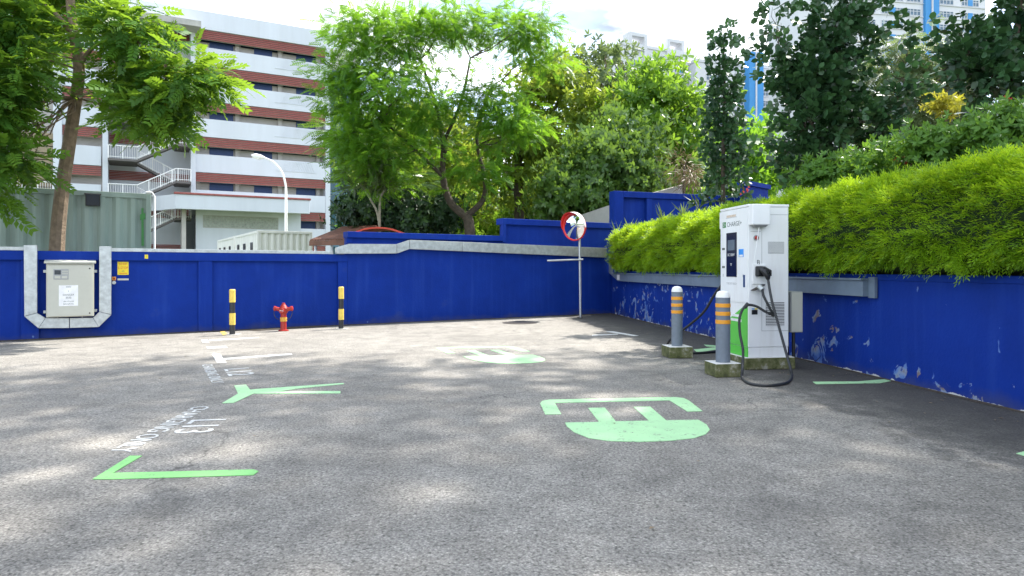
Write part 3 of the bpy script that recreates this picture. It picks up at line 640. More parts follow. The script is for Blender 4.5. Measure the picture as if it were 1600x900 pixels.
gb.build('glass_blocks', 'glass_block', t)['kind'] = 'stuff'; box('block_frame', 'concrete', t, g1 - 0.05, g0 + 0.05, 1.801, 1.812, gz0 - 0.05, gz1 + 0.05)

# street lamp
q = P(447, 395, 40); t = thing('street_lamp', 'white street lamp with curved arm before the grey white block', 'street lamp', (q.x, q.y, 0))
o_ = Vector((q.x, q.y, 0)); MB().tube([(0, 0, 0)] + [P(447, y, 40) - o_ for y in (340, 300)] + [p - o_ for p in smooth_path([P(446.5, 290, 40), P(441, 270, 40), P(428, 254, 40), P(412, 246, 40)], 5)], [0.10, 0.085, 0.075] + [0.06] * 16, 10).build('pole', 'white_paint', t)
hd = MB(); c0 = P(413, 246, 40) - o_; c1 = P(393, 242.5, 40) - o_; hd.tube([c0, c0.lerp(c1, .3), c0.lerp(c1, .7), c1], [0.06, 0.13, 0.15, 0.05], 10); hd.build('lamp_head', 'white_paint', t)
MB().tube([c0.lerp(c1, .35) + Vector((0, 0, -.12)), c0.lerp(c1, .9) + Vector((0, 0, -.1))], [0.08, 0.06], 8).build('diffuser', 'text_white', t)

# ------------------------------------------------------------------ shipping containers
def container(label, m, L_, W_, H_, mat, windows=(), group=None):
    """local x along the long side (front at y=0), z up"""
    t = thing('shipping_container', label, 'container', mat=m, group=group)
    def corr(n, ln):
        pts = []; p = ln / n
        for i in range(n): pts += [(i*p, 0.0), (i*p + p*.26, 0.0), (i*p + p*.5, 0.05), (i*p + p*.76, 0.05)]
        return pts + [(ln, 0.0)]
    def panel(pts, f):
        vs = []; k = len(pts)
        for a_, d_ in pts: vs += [f(a_, d_, 0.16), f(a_, d_, H_ - 0.11)]
        mb = MB().poly(vs, [(2*i, 2*i+2, 2*i+3, 2*i+1) for i in range(k - 1)]); return mb.build('side_panel', mat, t)
    panel(corr(int(L_ / 0.278), L_ - 0.2), lambda a_, d_, z: (0.1 + a_, 0.02 + d_, z)); panel(corr(int(L_ / 0.278), L_ - 0.2), lambda a_, d_, z: (0.1 + a_, W_ - 0.02 - d_, z))
    panel(corr(8, W_ - 0.2), lambda a_, d_, z: (L_ - 0.02 - d_, 0.1 + a_, z)); panel(corr(8, W_ - 0.2), lambda a_, d_, z: (0.02 + d_, 0.1 + a_, z))
    for x in (0, L_ - 0.1):
        for y in (0, W_ - 0.1): box('corner_post', mat, t, x, x + 0.1, y, y + 0.1, 0, H_, 0.008)
    for y in (0.0, W_ - 0.08): box('top_rail', mat, t, 0.101, L_ - 0.101, y, y + 0.08, H_ - 0.11, H_, 0.006); box('bottom_rail', mat, t, 0.101, L_ - 0.101, y, y + 0.08, 0.0, 0.16, 0.006)
    for x in (0.0, L_ - 0.08): box('top_rail', mat, t, x, x + 0.08, 0.101, W_ - 0.101, H_ - 0.11, H_, 0.006); box('bottom_rail', mat, t, x, x + 0.08, 0.101, W_ - 0.101, 0, 0.16, 0.006)
    box('roof', mat, t, 0.09, L_ - 0.09, 0.09, W_ - 0.09, H_ - 0.05, H_ - 0.015); box('floor', 'stair_dark', t, 0.09, L_ - 0.09, 0.09, W_ - 0.09, 0.05, 0.15)
    for (x, z0, z1, w_) in windows: box('vent_window', 'dark_glass', t, x, x + w_, -0.012, 0.015, z0, z1)
    return t
CV = -1.45                                                     # plane of the green container's front
uc1, zc1 = WA.px(236, 303, CV); uc0 = uc1 - 6.06
m_ = WA.mat(); m_ = Matrix.Translation(WA.w(uc0, CV, zc1 - 2.59)) @ m_.to_3x3().to_4x4()
gc = container('weathered grey green shipping container standing behind the low blue wall', m_, 6.06, 2.44, 2.59, 'container_green')
for x in (0.4, 3.0, 5.5): box('footing_block', 'concrete', gc, x, x + 0.3, 0.3, 2.1, -(zc1 - 2.59) - 0.002, -0.002)
sm = MB(); xs = uc0
def onc(px, py): u, z = WA.px(px, py, CV); return (u - uc0, 0.012, z - (zc1 - 2.59))
sm.prism([onc(221, 325), onc(224, 325), onc(225, 384), onc(221, 384)], (0, -0.003, 0)); sm.prism([onc(219, 335), onc(227, 333), onc(227, 342), onc(219, 344)], (0, -0.005, 0)); sm.build('paint_smear', 'paint_smear', gc)
t = thing('drain_pipe', 'thin white pipe bent over the end of the grey green container', 'pipe', WA.w(uc1 + 0.06, CV + 0.1, 0))
MB().tube([(0, 0, 0), (0, 0, zc1 - 0.06), tuple(-WA.u * 0.05 + Vector((0, 0, zc1 + 0.02))), tuple(-WA.u * 0.16 + Vector((0, 0, zc1 + 0.02)))], 0.022, 8).build('pipe', 'white_paint', t)
u_, z_ = WA.px(145, 313, CV + .1); m2 = Matrix.Translation(WA.w(u_, CV, z_)) @ WA.mat().to_3x3().to_4x4()
t = thing('floodlight', 'black square floodlight mounted on the grey green container', 'floodlight', mat=m2)
MB().prism([(-0.13, -0.02, 0.12), (-0.13, -0.16, 0.13), (-0.13, -0.10, -0.12), (-0.13, -0.02, -0.10)], (0.26, 0, 0)).build('housing', 'black_plastic', t, 0.01); MB().prism([(-0.11, -0.163, 0.11), (0.11, -0.163, 0.11), (0.11, -0.108, -0.10), (-0.11, -0.108, -0.10)], (0, -0.006, 0)).build('lens', 'dark_glass', t)
box('bracket', 'iron', t, -0.15, 0.15, -0.05, 0.02, 0.122, 0.15)
# white site containers
c0 = P(402, 360, 30); c1 = P(342, 376, 40); d_ = Vector((c1.x - c0.x, c1.y - c0.y, 0)).normalized(); zc = c0.z - 2.59
for k, (off, nm) in enumerate(((0.0, 'near cream container office with small windows behind the blue wall'), (6.3, 'cream container office standing end to end behind the other one'))):
    xdir = -d_; o_ = Vector((c0.x, c0.y, zc)) + d_ * (off + 6.06); m3 = Matrix.Identity(4); yv = Vector((-xdir.y, xdir.x, 0))
    m3.col[0][:3] = xdir; m3.col[1][:3] = yv; m3.col[2][:3] = (0, 0, 1); m3.col[3][:3] = o_
    cw = container(nm, m3, 6.06, 2.44, 2.59, 'container_white', [(0.8, 1.5, 2.1, 0.5), (2.5, 1.5, 2.1, 0.5), (4.4, 1.5, 2.1, 0.5)])
    for x in (0.3, 5.4): box('footing_block', 'concrete', cw, x, x + 0.3, 0.3, 2.1, -zc, -0.002)
# brown roofed shed and red canopy
A_ = P(484, 377, 23); B_ = P(541, 362, 22.3); t = thing('shed', 'low shed with brown corrugated roof beside the cream containers', 'shed', (A_.x, A_.y, 0))
d_ = Vector((B_.x - A_.x, B_.y - A_.y, 0)); n_v = Vector((-d_.y, d_.x, 0)).normalized()
rf = MB()
for k in range(14):
    s0 = d_ * (k / 14.0); s1 = d_ * ((k + 0.55) / 14.0); hz = Vector((0, 0, 2.25)); rf.prism([s0 + hz, s1 + hz, s1 + hz + n_v * 1.7 + Vector((0, 0, .55)), s0 + hz + n_v * 1.7 + Vector((0, 0, .55))], (0, 0, 0.05))
rf.prism([hz, d_ + hz, d_ + hz + n_v * 1.7 + Vector((0, 0, .55)), hz + n_v * 1.7 + Vector((0, 0, .55))], (0, 0, 0.02)); rf.build('roof', 'roof_brown', t)
MB().prism([hz - n_v * 0.03 - Vector((0, 0, .16)), d_ + hz - n_v * 0.03 - Vector((0, 0, .16)), d_ + hz - n_v * 0.03 - Vector((0, 0, .003)), hz - n_v * 0.03 - Vector((0, 0, .003))], n_v * 0.06).build('gutter', 'roof_brown', t)
for k in (0.05, 0.5, 0.95): MB().tube([d_ * k + n_v * .2, d_ * k + n_v * .2 + Vector((0, 0, 2.25))], 0.05, 8).build('post', 'steel_pole', t)
MB().prism([n_v * 1.5, d_ + n_v * 1.5, d_ + n_v * 1.5 + Vector((0, 0, 2.2)), n_v * 1.5 + Vector((0, 0, 2.2))], n_v * 0.1).build('rear_wall', 'stair_dark', t)
q = P(595, 356, 22); t = thing('red_canopy', 'curved red canopy top peeking over the tall blue wall', 'canopy', (q.x, q.y, 0))
arc = [(0.95 * math.sin(a), 0, q.z - 0.42 + 0.42 * math.cos(a)) for a in [R(-75 + 15 * k) for k in range(11)]]
MB().prism([(x, -0.5, z) for x, y, z in arc] + [(x * .96, -0.5, z - 0.05) for x, y, z in arc[::-1]], (0, 1.4, 0)).build('roof_shell', 'canopy_red', t)
for sx_ in (-0.85, 0.85):
    for y in (-0.4, 0.8): MB().tube([(sx_, y, 0), (sx_, y, q.z - 0.40)], 0.03, 6).build('post', 'steel_pole', t)

# ------------------------------------------------------------------ far housing blocks
def hdb(label, o, yaw, W_, D_, H_, cols, floors, stripe=(), frames=(), top0=2.0, fh=2.8):
    """facade along local x starting at o; local y into the block; cols = [(u, width, style)]"""
    u = Vector((math.sin(R(yaw)), math.cos(R(yaw)), 0)); m = Matrix.Identity(4); m.col[0][:3] = u; m.col[1][:3] = (-u.y, u.x, 0); m.col[2][:3] = (0, 0, 1); m.col[3][:3] = (o.x, o.y, 0)
    t = thing('housing_block', label, 'building', mat=m); box('wall', 'hdb_white', t, 0, W_, 0, D_, 0, H_)
    box('roof_rail', 'hdb_white', t, -0.2, W_ + 0.2, -0.25, D_, H_ + 0.01, H_ + 0.7)
    for k in range(floors): box('floor_ledge', 'hdb_white', t, 0.05, W_ - 0.05, -0.22, -0.003, H_ - top0 - 2.2 - k * fh, H_ - top0 - 2.05 - k * fh)
    for (a, b_, zt, dp) in stripe: box('blue_tower', 'hdb_blue', t, a, b_, -dp, -0.004, 0, H_ + zt); box('tower_side', 'hdb_white', t, a + (b_ - a) * .42, a + (b_ - a) * .5, -dp - 0.3, -dp - 0.003, 0, H_ + zt)
    for (a, b_, h) in frames:
        f = MB(); z0 = H_ + 0.72; f.box(a, a + .8, -0.6, 2.5, z0 - 4, z0 + h); f.box(b_ - .8, b_, -0.6, 2.5, z0 - 4, z0 + h); f.box(a + .801, b_ - .801, -0.6, 2.5, z0 + h - .8, z0 + h); f.box(a + .801, b_ - .801, -0.6, 2.5, z0 - 1.5, z0 - .01); f.build('roof_frame', 'hdb_white', t)
    proto = {}
    for (c, wd, sty) in cols:
        for k in range(floors):
            key = (wd, sty)
            if key not in proto:
                fm = MB(); n = max(2, int(wd / 0.75)); h = 1.35
                fm.box(-.08, wd + .08, -0.10, 0.02, -0.10, 0.0); fm.box(-.08, wd + .08, -0.10, 0.02, h, h + .10)
                for i in range(n + 1): x = wd * i / n; fm.box(x - .06, x + .06, -0.09, 0.02, 0.001, h - .001)
                fm.box(0.061, wd - .061, -0.085, 0.02, h * .62, h * .70)
                pm = MB().box(0.0, wd, -0.05, -0.005, 0.0, h)
                proto[key] = (fm.mesh('window'), pm.mesh('pane'), MB().box(wd * .36, wd * .64, -0.14, -0.103, -0.05, h + .05).mesh('blue_panel'))
                for me, mm in zip(proto[key], ('hdb_white', 'hdb_glass', 'hdb_blue')): me.materials.append(MATS[mm])
            wo_ = bpy.data.objects.new('window', proto[key][0]); COL.objects.link(wo_); wo_.parent = t; wo_.location = (c, 0, H_ - top0 - 1.75 - k * fh)
            pn = bpy.data.objects.new('pane', proto[key][1]); COL.objects.link(pn); pn.parent = wo_
            if sty: bp_ = bpy.data.objects.new('blue_panel', proto[key][2]); COL.objects.link(bp_); bp_.parent = wo_
    return t
def span(pxa, pya, pxb, Y, yaw):               # facade from pixel column a at distance Y to column b along yaw
    o = P(pxa, pya, Y); tx = math.sin(R(yaw)); ty = math.cos(R(yaw)); k = (pxb - CX) / F
    return o, (k * o.y - o.x) / (tx - k * ty)
o, W_ = span(972, 70, 1084, 165, 66)
hdb('pale far housing block with two open square roof frames', o, 66, W_, 12, o.z, [(2.5, 4.2, 1), (W_ * .40, 3.6, 0), (W_ * .53, 3.6, 0), (W_ * .72, 4.2, 1), (W_ * .9, 2.2, 0)], 5, frames=[(W_ * .08, W_ * .32, 2.6), (W_ * .60, W_ * .84, 2.6)], top0=3.0)
o, W_ = span(1087, 92, 1262, 170, 74)
hdb('pale far housing block with a narrow blue stair tower above its roof', o, 74, W_, 12, o.z - 0.7, [(W_ * .09, 2.4, 0), (W_ * .17, 2.2, 0), (W_ * .33, 2.8, 0), (W_ * .58, 3.6, 0), (W_ * .72, 3.4, 1), (W_ * .86, 2.6, 0)], 8, stripe=[(W_ * .42, W_ * .545, 3.2, 2.2)], top0=2.6)
o, W_ = span(1247, 0, 1540, 150, 80)
hdb('tall white housing block with a wide blue stripe and many windows', o, 80, W_, 12, 76.0, [(W_ * .09, 2.4, 0), (W_ * .20, 2.4, 0), (W_ * .345, 2.6, 0), (W_ * .43, 5.6, 1), (W_ * .565, 3.6, 0), (W_ * .745, 3.6, 0), (W_ * .865, 4.6, 1)], 14, stripe=[(W_ * .655, W_ * .73, 1.0, 0.7)], top0=2.0, fh=3.1)

# ================================================================== things in the car park
# electrical cabinet
(cu0, cz1), (cu1, cz0) = WA.px(72, 409, 0.22), WA.px(147, 494, 0.22)
t = thing('electrical_cabinet', 'beige wall mounted electrical cabinet with a danger notice', 'cabinet', mat=Matrix.Translation(WA.w(cu0, 0, cz0)) @ WA.mat().to_3x3().to_4x4())
cw, ch = cu1 - cu0, cz1 - cz0
box('case', 'cabinet_beige', t, 0, cw, -0.20, 0.06, 0, ch - 0.03, 0.008); box('door', 'cabinet_beige', t, 0.015, cw - 0.03, -0.222, -0.202, 0.015, ch - 0.06, 0.006)
MB().prism([(-0.03, -0.26, ch - 0.028), (cw + 0.03, -0.26, ch - 0.028), (cw + 0.03, 0.055, ch + 0.02), (-0.03, 0.055, ch + 0.02)], (0, 0, 0.03)).build('rain_cover', 'cabinet_beige', t)
for x in (-0.05, cw + 0.005):
    for z in (0.07, ch - 0.2): box('mounting_lug', 'galvanised', t, x, x + 0.045, -0.02, 0.055, z, z + 0.05)
pn = box('meter_window', 'charger_grey', t, cw * .15, cw * .46, -0.228, -0.2225, ch * .68, ch * .87, 0.003)
box('display', 'dark_glass', pn, cw * .17, cw * .30, -0.231, -0.2285, ch * .77, ch * .85)
for i in range(3):
    for j in range(2): box('key', 'cabinet_beige', pn, cw * (.33 + .042 * i), cw * (.36 + .042 * i), -0.232, -0.2285, ch * (.775 + .04 * j), ch * (.80 + .04 * j))
for i in range(2): box('key', 'cabinet_beige', pn, cw * (.175 + .145 * i), cw * (.29 + .145 * i), -0.232, -0.2285, ch * .70, ch * .745)
nt_ = box('danger_notice', 'sticker_white', t, cw * .26, cw * .66, -0.2245, -0.2225, ch * .20, ch * .575)
fx = cw * .46
for k, (s_, sz) in enumerate((('400V', .040), ('\u21AF', .05), ('DANGER', .044), ('\u5371\u9669', .046), ('\u0B85\u0BAA\u0BBE\u0BAF\u0BAE\u0BCD', .038), ('BAHAYA', .042))):
    text(s_, sz, 'text_dark', nt_, M3((1, 0, 0), (0, 0, 1), (fx, -0.2248, ch * (.545, .475, .40, .345, .285, .235)[k])))
for z in (ch * .06, ch * .88): MB().lathe([(0.014, 0), (0.012, 0.006)], 10, m=Matrix.Translation((cw - .07, -0.222, z)) @ Matrix.Rotation(R(90), 4, 'X')).build('lock', 'iron', t)
# yellow stop sign, its button and label
(s0, z1), (s1, z0) = WA.px(183.5, 409, -0.05), WA.px(201, 429.5, -0.05); ms = Matrix.Translation(WA.w(s0, -0.06, z0)) @ WA.mat().to_3x3().to_4x4()
t = thing('stop_sign', 'small yellow stop notice fixed to the blue wall beside the trunking', 'sign', mat=ms); sw, sh = s1 - s0, z1 - z0
box('plate', 'sticker_yellow', t, 0, sw, -0.006, -0.001, 0, sh, 0.002); text('SCDF', .062, 'text_red', t, M3((1, 0, 0), (0, 0, 1), (sw / 2, -0.0066, sh * .83)), fit=(sw * .72, sh * .15)); text('E-STOP', .06, 'text_red', t, M3((1, 0, 0), (0, 0, 1), (sw / 2, -0.0066, sh * .54)), fit=(sw * .88, sh * .19)); text('\u25B3', .05, 'text_dark', t, M3((1, 0, 0), (0, 0, 1), (sw / 2, -0.0066, sh * .30)))
box('caption_strip', 'text_red', t, sw * .15, sw * .85, -0.0075, -0.0062, sh * .10, sh * .14)
t = thing('stop_button', 'small orange emergency button box below the yellow notice', 'button', mat=Matrix.Translation(WA.w(WA.px(178, 436, -.05)[0], -0.06, WA.px(178, 438, -.05)[1])) @ WA.mat().to_3x3().to_4x4())
box('button_box', 'reflector_orange', t, -0.035, 0.035, -0.06, -0.001, 0.0, 0.07, 0.008); MB().lathe([(0.02, 0), (0.02, 0.02), (0.012, 0.03)], 12, m=Matrix.Translation((0, -0.06, 0.035)) @ Matrix.Rotation(R(90), 4, 'X')).build('knob', 'hydrant_red', t); MB().lathe([(0.034, 0), (0.034, 0.03)], 14, m=Matrix.Translation((0, -0.001, -0.045)) @ Matrix.Rotation(R(90), 4, 'X')).build('lamp', 'galvanised', t)
box('label_strip', 'cabinet_beige', t, 0.06, 0.25, -0.005, -0.001, 0.0, 0.035)
t = thing('warning_sticker', 'tiny yellow warning sticker on the blue wall coping', 'sticker', mat=Matrix.Translation(WA.w(WA.px(226, 398, .02)[0], 0.02, 1.50)) @ WA.mat().to_3x3().to_4x4())
box('sheet', 'sticker_yellow', t, 0, 0.06, -0.003, -0.001, 0, 0.08); text('!', .05, 'text_dark', t, M3((1, 0, 0), (0, 0, 1), (0.03, -0.0034, 0.04)))

# yellow and black posts
def post(label, px, py, top):
    g = G(px, py); t = thing('striped_post', label, 'post', g, group='striped posts guarding the hydrant'); H_ = P(px, top, g.y).z; r = 0.058
    zs_ = [0, .22 * H_, .475 * H_, .715 * H_, H_]
    for k in range(4):
        rr = r * (0.92 if k % 2 == 0 else 1.0); pr = [(rr, zs_[k]), (rr, zs_[k + 1])] if k < 3 else [(rr, zs_[3]), (rr, H_ - .015), (rr * .8, H_)]
        MB().lathe(pr, 20).build('band', 'post_black' if k % 2 == 0 else 'post_yellow', t)
    box('base_pad', 'concrete', t, -0.12, 0.14, -0.10, 0.12, 0.001, 0.012)
post('black and yellow post before the pilaster, left of the hydrant as you face the wall', 363, 523, 452); post('black and yellow post at the corner where the blue wall bends', 533, 514, 448)
# hydrant
g = G(443, 517); t = thing('fire_hydrant', 'red two outlet pillar hydrant in front of the blue wall', 'hydrant', g)
hs = P(443, 473, g.y).z / 0.62
S_ = lambda pr: [(r * hs, z * hs) for r, z in pr]
MB().lathe(S_([(.11, 0), (.11, .02), (.065, .03), (.062, .20), (.07, .21)]), 20).build('barrel', 'hydrant_red', t); MB().lathe(S_([(.073, .211), (.073, .30)]), 20).build('yellow_band', 'hydrant_yellow', t)
MB().lathe(S_([(.062, .301), (.062, .37), (.085, .40), (.09, .47), (.095, .50), (.07, .54), (.05, .57), (.035, .59), (.03, .62)]), 20).build('bonnet', 'hydrant_red', t)
for sgn in (-1, 1):
    MB().tube([Vector((sgn * .04, 0, .455)) * hs, Vector((sgn * .13, -.01, .485)) * hs, Vector((sgn * .16, -.01, .49)) * hs], [.05 * hs, .042 * hs, .042 * hs], 12).build('outlet_arm', 'hydrant_red', t)
    cp = MB().tube([Vector((sgn * .161, -.01, .49)) * hs, Vector((sgn * .20, -.01, .495)) * hs, Vector((sgn * .215, -.01, .495)) * hs], [.055 * hs, .055 * hs, .025 * hs], 10).build('outlet_cap', 'hydrant_red', t)
    ch_ = smooth_path([Vector(p) * hs for p in ((sgn * .20, -.02, .45), (sgn * .195, -.03, .36), (sgn * .15, -.03, .28), (sgn * .075, -.02, .25))], 5)
    for i in range(len(ch_) - 1): MB().tube([ch_[i], ch_[i + 1].lerp(ch_[i], .25)], .008, 5).build('chain_link', 'iron', t)
MB().tube([Vector((0, -.07, .45)) * hs, Vector((0, -.125, .45)) * hs], .05 * hs, 14).build('front_boss', 'hydrant_red', t); text('P+A', .05 * hs, 'text_white', t, M3((1, 0, 0), (0, 0, 1), (0, -.1262 * hs, .45 * hs)), fit=(.085 * hs, .03 * hs))
# traffic mirror
g = G(907, 497); t = thing('traffic_mirror', 'round convex traffic mirror with red rim on a steel pole', 'mirror', g)
H_ = P(905, 352, g.y).z
MB().tube([(0, 0, 0), (-.03, 0, H_)], 0.033, 12).build('pole', 'steel_pole', t); MB().lathe([(.08, .001), (.08, .012), (.04, .02)], 14).build('base_flange', 'iron', t)
c = P(897, 354, g.y - .12) - g; nrm = Vector((-0.68, -0.73, -0.12)).normalized(); mm = Matrix.Translation(c) @ nrm.to_track_quat('Z', 'Y').to_matrix().to_4x4()
Rm_ = 0.36
MB().lathe([(Rm_ * k / 10, 0.07 * (1 - (k / 10) ** 2)) for k in range(10, 0, -1)] + [(0.002, 0.0701)], 40, m=mm).build('mirror_face', 'mirror_glass', t)
MB().lathe([(Rm_ - .035, -.06), (Rm_ + .012, -.03), (Rm_ + .016, .02), (Rm_ - .005, .03), (Rm_ - .012, .012), (Rm_ - .02, 0.001)], 40, m=mm).build('rim', 'mirror_red', t)
def hood(a0, a1, mat):
    hb = MB(); vs = []; n = 16; yup = (mm.inverted().to_3x3() @ Vector((0, 0, 1))); a_up = math.atan2(yup.y, yup.x)
    for i in range(n + 1):
        a = a_up + R(a0 + (a1 - a0) * i / n); l = 0.16 * math.cos(R((a0 + (a1 - a0) * i / n)) * 0.8)
        for r, z in ((Rm_ + .018, 0.0), (Rm_ + .02, l), (Rm_ + .028, l), (Rm_ + .026, 0.0)): vs.append(mm @ Vector((r * math.cos(a), r * math.sin(a), z)))
    fs = []
    for i in range(n):
        for j in range(4): j2 = (j + 1) % 4; fs.append((i*4+j, i*4+j2, (i+1)*4+j2, (i+1)*4+j))
    fs += [(3, 2, 1, 0), (n*4, n*4+1, n*4+2, n*4+3)]; hb.poly(vs, fs); hb.smooth = True; hb.build('hood', mat, t)
hood(-5, 100, 'mirror_red'); hood(-95, -5.2, 'mirror_white')
MB().tube([(-.02, 0, H_ - .15), c + nrm * -.07], 0.02, 8).build('bracket', 'steel_pole', t)
z_ = EYE - (406 - HY) * g.y / F; MB().tube([P(855, 407.5, g.y - .2) - g, P(911, 405.5, g.y - .06) - g], 0.024, 8).build('cross_bar', 'steel_pole', t)
# manhole
g = G(812, 504.5); t = thing('manhole_cover', 'dark iron manhole cover in the asphalt before the blue wall', 'manhole', g)
MB().lathe([(.42, .001), (.42, .006), (.36, .008)], 32).build('frame', 'iron', t); cvr = MB().lathe([(.355, .008), (.355, .012), (.33, .014)], 32)
cvr.build('cover', 'iron', t)

# bollards
def bollard(label, bx0, bx1, byb, px0, px1, top):
    g0, g1 = G(bx0, byb), G(bx1, byb); wd = (g1 - g0).x * 0.93; c = (g0 + g1) / 2 + Vector((0.0, wd / 2, 0)); t = thing('bollard', label, 'bollard', c, group='steel bollards guarding the charger'); t.rotation_euler.z = R(7.8)
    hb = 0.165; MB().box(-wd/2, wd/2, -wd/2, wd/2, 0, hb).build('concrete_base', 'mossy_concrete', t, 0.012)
    r = (px1 - px0) / 2 * c.y / F; H_ = EYE - (top - HY) * c.y / F
    MB().lathe([(r, hb + .001), (r, H_ - .085)], 28).build('post', 'bollard_grey', t); MB().lathe([(r * 1.01, H_ - .084), (r * .98, H_ - .055), (r * .8, H_ - .02), (r * .45, H_ - .004), (.003, H_)], 28).build('cap', 'white_paint', t)
    for k in range(3): z0 = H_ - .155 - k * .10; MB().lathe([(r + .001, z0 - .048), (r + .004, z0 - .046), (r + .004, z0 - .002), (r + .001, z0)], 28).build('reflective_band', 'reflector_orange', t)
bollard('grey bollard with a pale patch on its mossy base, standing clear of the charger', 1042, 1083, 560, 1054, 1071, 447); bollard('grey bollard whose mossy base stands beside the looped charging cable', 1113, 1160, 590, 1127, 1149, 454)

# ------------------------------------------------------------------ the charger: local x along the narrow side (to the wall), local y along the screen side (away)
cx_, cy_ = Vector((.9908, .1355, 0)), Vector((-.1355, .9908, 0)); N0 = Vector((3.045, 8.66, 0))
mc = Matrix.Identity(4); mc.col[0][:3] = cx_; mc.col[1][:3] = cy_; mc.col[3][:3] = N0
t = thing('ev_charger', 'tall white and green electric vehicle charger with screen and cables', 'charger', mat=mc)
W_, D_, Z0, Z1 = 0.555, 0.80, 0.155, 2.135
def zc_(py, y=0.0): return EYE - (py - HY) * (N0.y + y) / F
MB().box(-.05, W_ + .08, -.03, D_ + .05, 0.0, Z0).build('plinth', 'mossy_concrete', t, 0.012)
box('foot', 'charger_white', t, .006, W_ - .006, .006, D_ - .006, Z0 + .001, Z0 + .13, .003); box('body', 'charger_white', t, 0, W_, 0, D_, Z0 + .132, Z1 - .035, .008); box('roof_plate', 'charger_white', t, -.006, W_ + .006, -.006, D_ + .006, Z1 - .033, Z1, .006)
def fbox(name, mat, y0, y1, z0, z1, d=.004, p=None, bv=0.0): return box(name, mat, p or t, -d, -.0008 if d > .001 else 0, y0, y1, z0, z1, bv)     # on the screen side
def sbox(name, mat, x0, x1, z0, z1, d=.004, p=None, bv=0.0): return box(name, mat, p or t, x0, x1, -d, -.0008, z0, z1, bv)                     # on the narrow side
fbox('front_door', 'charger_white', .015, D_ - .015, .86, Z1 - .06, .008)
# green lower cover with a slanted top
MB().prism([(-.009, .012, Z0 + .135), (-.009, D_ - .012, Z0 + .135), (-.009, D_ - .012, .50), (-.009, .012, .855)], (.0082, 0, 0)).build('green_cover', 'charger_green', t)
MB().prism([(-.003, .012, Z0 + .003), (-.003, D_ - .012, Z0 + .003), (-.003, D_ - .012, Z0 + .128), (-.003, .012, Z0 + .128)], (.0082, 0, 0)).build('green_foot', 'charger_green', t)
for k, (z, ln) in enumerate(((.66, .25), (.60, .30))): fbox('print_line', 'text_white', .17, .17 + ln, z, z + .035, .0105)
sc = fbox('screen_panel', 'screen', .30, .60, 1.19, 1.79, .016, bv=.006)
box('display', 'display', sc, -.0185, -.0162, .345, .545, 1.55, 1.69); text('DC 120kW', .05, 'text_white', sc, M3((0, -1, 0), (0, 0, 1), (-.0166, .45, 1.49)), fit=(.20, .036)); text('\u25BD', .05, 'text_white', sc, M3((0, -1, 0), (0, 0, 1), (-.0166, .45, 1.355)), fit=(.05, .035))
text('CHARGE+', .11, 'text_dark', t, M3((0, -1, 0), (0, 0, 1), (-.0084, .375, 1.905)), fit=(.42, .062)); lg = fbox('logo', 'text_green', .62, .72, 1.868, 1.945, .010); text('C+', .08, 'text_white', lg, M3((0, -1, 0), (0, 0, 1), (-.0106, .67, 1.906)), fit=(.075, .05))
fbox('scorch_mark', 'rust_scorch', .33, .60, 2.0, 2.03, .0092); fbox('slot', 'charger_grey', .30, .62, 1.992, 1.996, .0098)
fbox('blue_sticker', 'sticker_blue', .11, .245, 1.455, 1.56, .0095); fbox('blue_sticker_print', 'sticker_white', .13, .225, 1.46, 1.485, .0105)
for z, mt in ((1.56, 'text_dark'), (1.47, 'sticker_white'), (1.37, 'sticker_white'), (1.31, 'text_dark')): fbox('side_sticker', mt, .655, .74, z, z + (.03 if mt == 'text_dark' else .075), .0095)
text('TESTED', .03, 'charger_grey', t, M3((0, -1, 0), (0, 0, 1), (-.0084, .46, 1.10)), fit=(.3, .025)); fbox('key_slot', 'door_blue', .07, .12, 1.06, 1.22, .012); 
for y in (.12, .70): fbox('latch', 'charger_grey', y, y + .012, 1.19, 1.23, .0098)
# narrow side
sbox('side_seam', 'charger_grey', .182, .187, .50, 1.82, .002); sbox('side_seam', 'charger_grey', .182, W_ - .004, .495, .50, .002); sbox('top_seam', 'charger_grey', .19, W_ - .004, 2.0, 2.004, .002)
hsx = box('cable_arm_cover', 'charger_white', t, 0.002, .245, -.11, -.001, 1.86, 2.128, .012); MB().prism([(.03, -.10, 1.859), (.22, -.10, 1.859), (.20, -.07, 1.835), (.05, -.07, 1.835)], (0, .06, 0)).build('arm_lip', 'charger_grey', hsx)
box('cable_arm_cover', 'charger_white', t, 0.02, .25, D_ + .001, D_ + .09, 1.86, 2.10, .012)
eb = MB().lathe([(.036, 0), (.036, .012)], 20, m=Matrix.Translation((.105, -.001, 1.70)) @ Matrix.Rotation(R(90), 4, 'X')).build('button_ring', 'charger_grey', t); MB().lathe([(.026, .0121), (.022, .026), (.01, .032)], 16, m=Matrix.Translation((.105, -.001, 1.70)) @ Matrix.Rotation(R(90), 4, 'X')).build('stop_button', 'hydrant_red', eb)
sbox('caption_line', 'text_dark', .03, .17, 1.78, 1.783, .002)
vt = sbox('upper_vent', 'charger_grey', .27, .49, 1.50, 1.65, .003)
for k in range(18): box('vent_slot', 'charger_white', vt, .275 + k * .012, .279 + k * .012, -.0058, -.0031, 1.505, 1.645)
vt = sbox('lower_vent', 'black_plastic', .24, .495, .565, .865, .003)
for k in range(15): box('vent_slat', 'charger_white', vt, .242, .493, -.012, -.0031, .569 + k * .0198, .569 + k * .0198 + .0095)
sbox('reader', 'black_plastic', .045, .125, .71, .77, .006, bv=.003); sbox('reader_sticker', 'sticker_blue', .045, .085, .775, .79, .003); sbox('reader_sticker', 'sticker_yellow', .088, .125, .775, .79, .003)
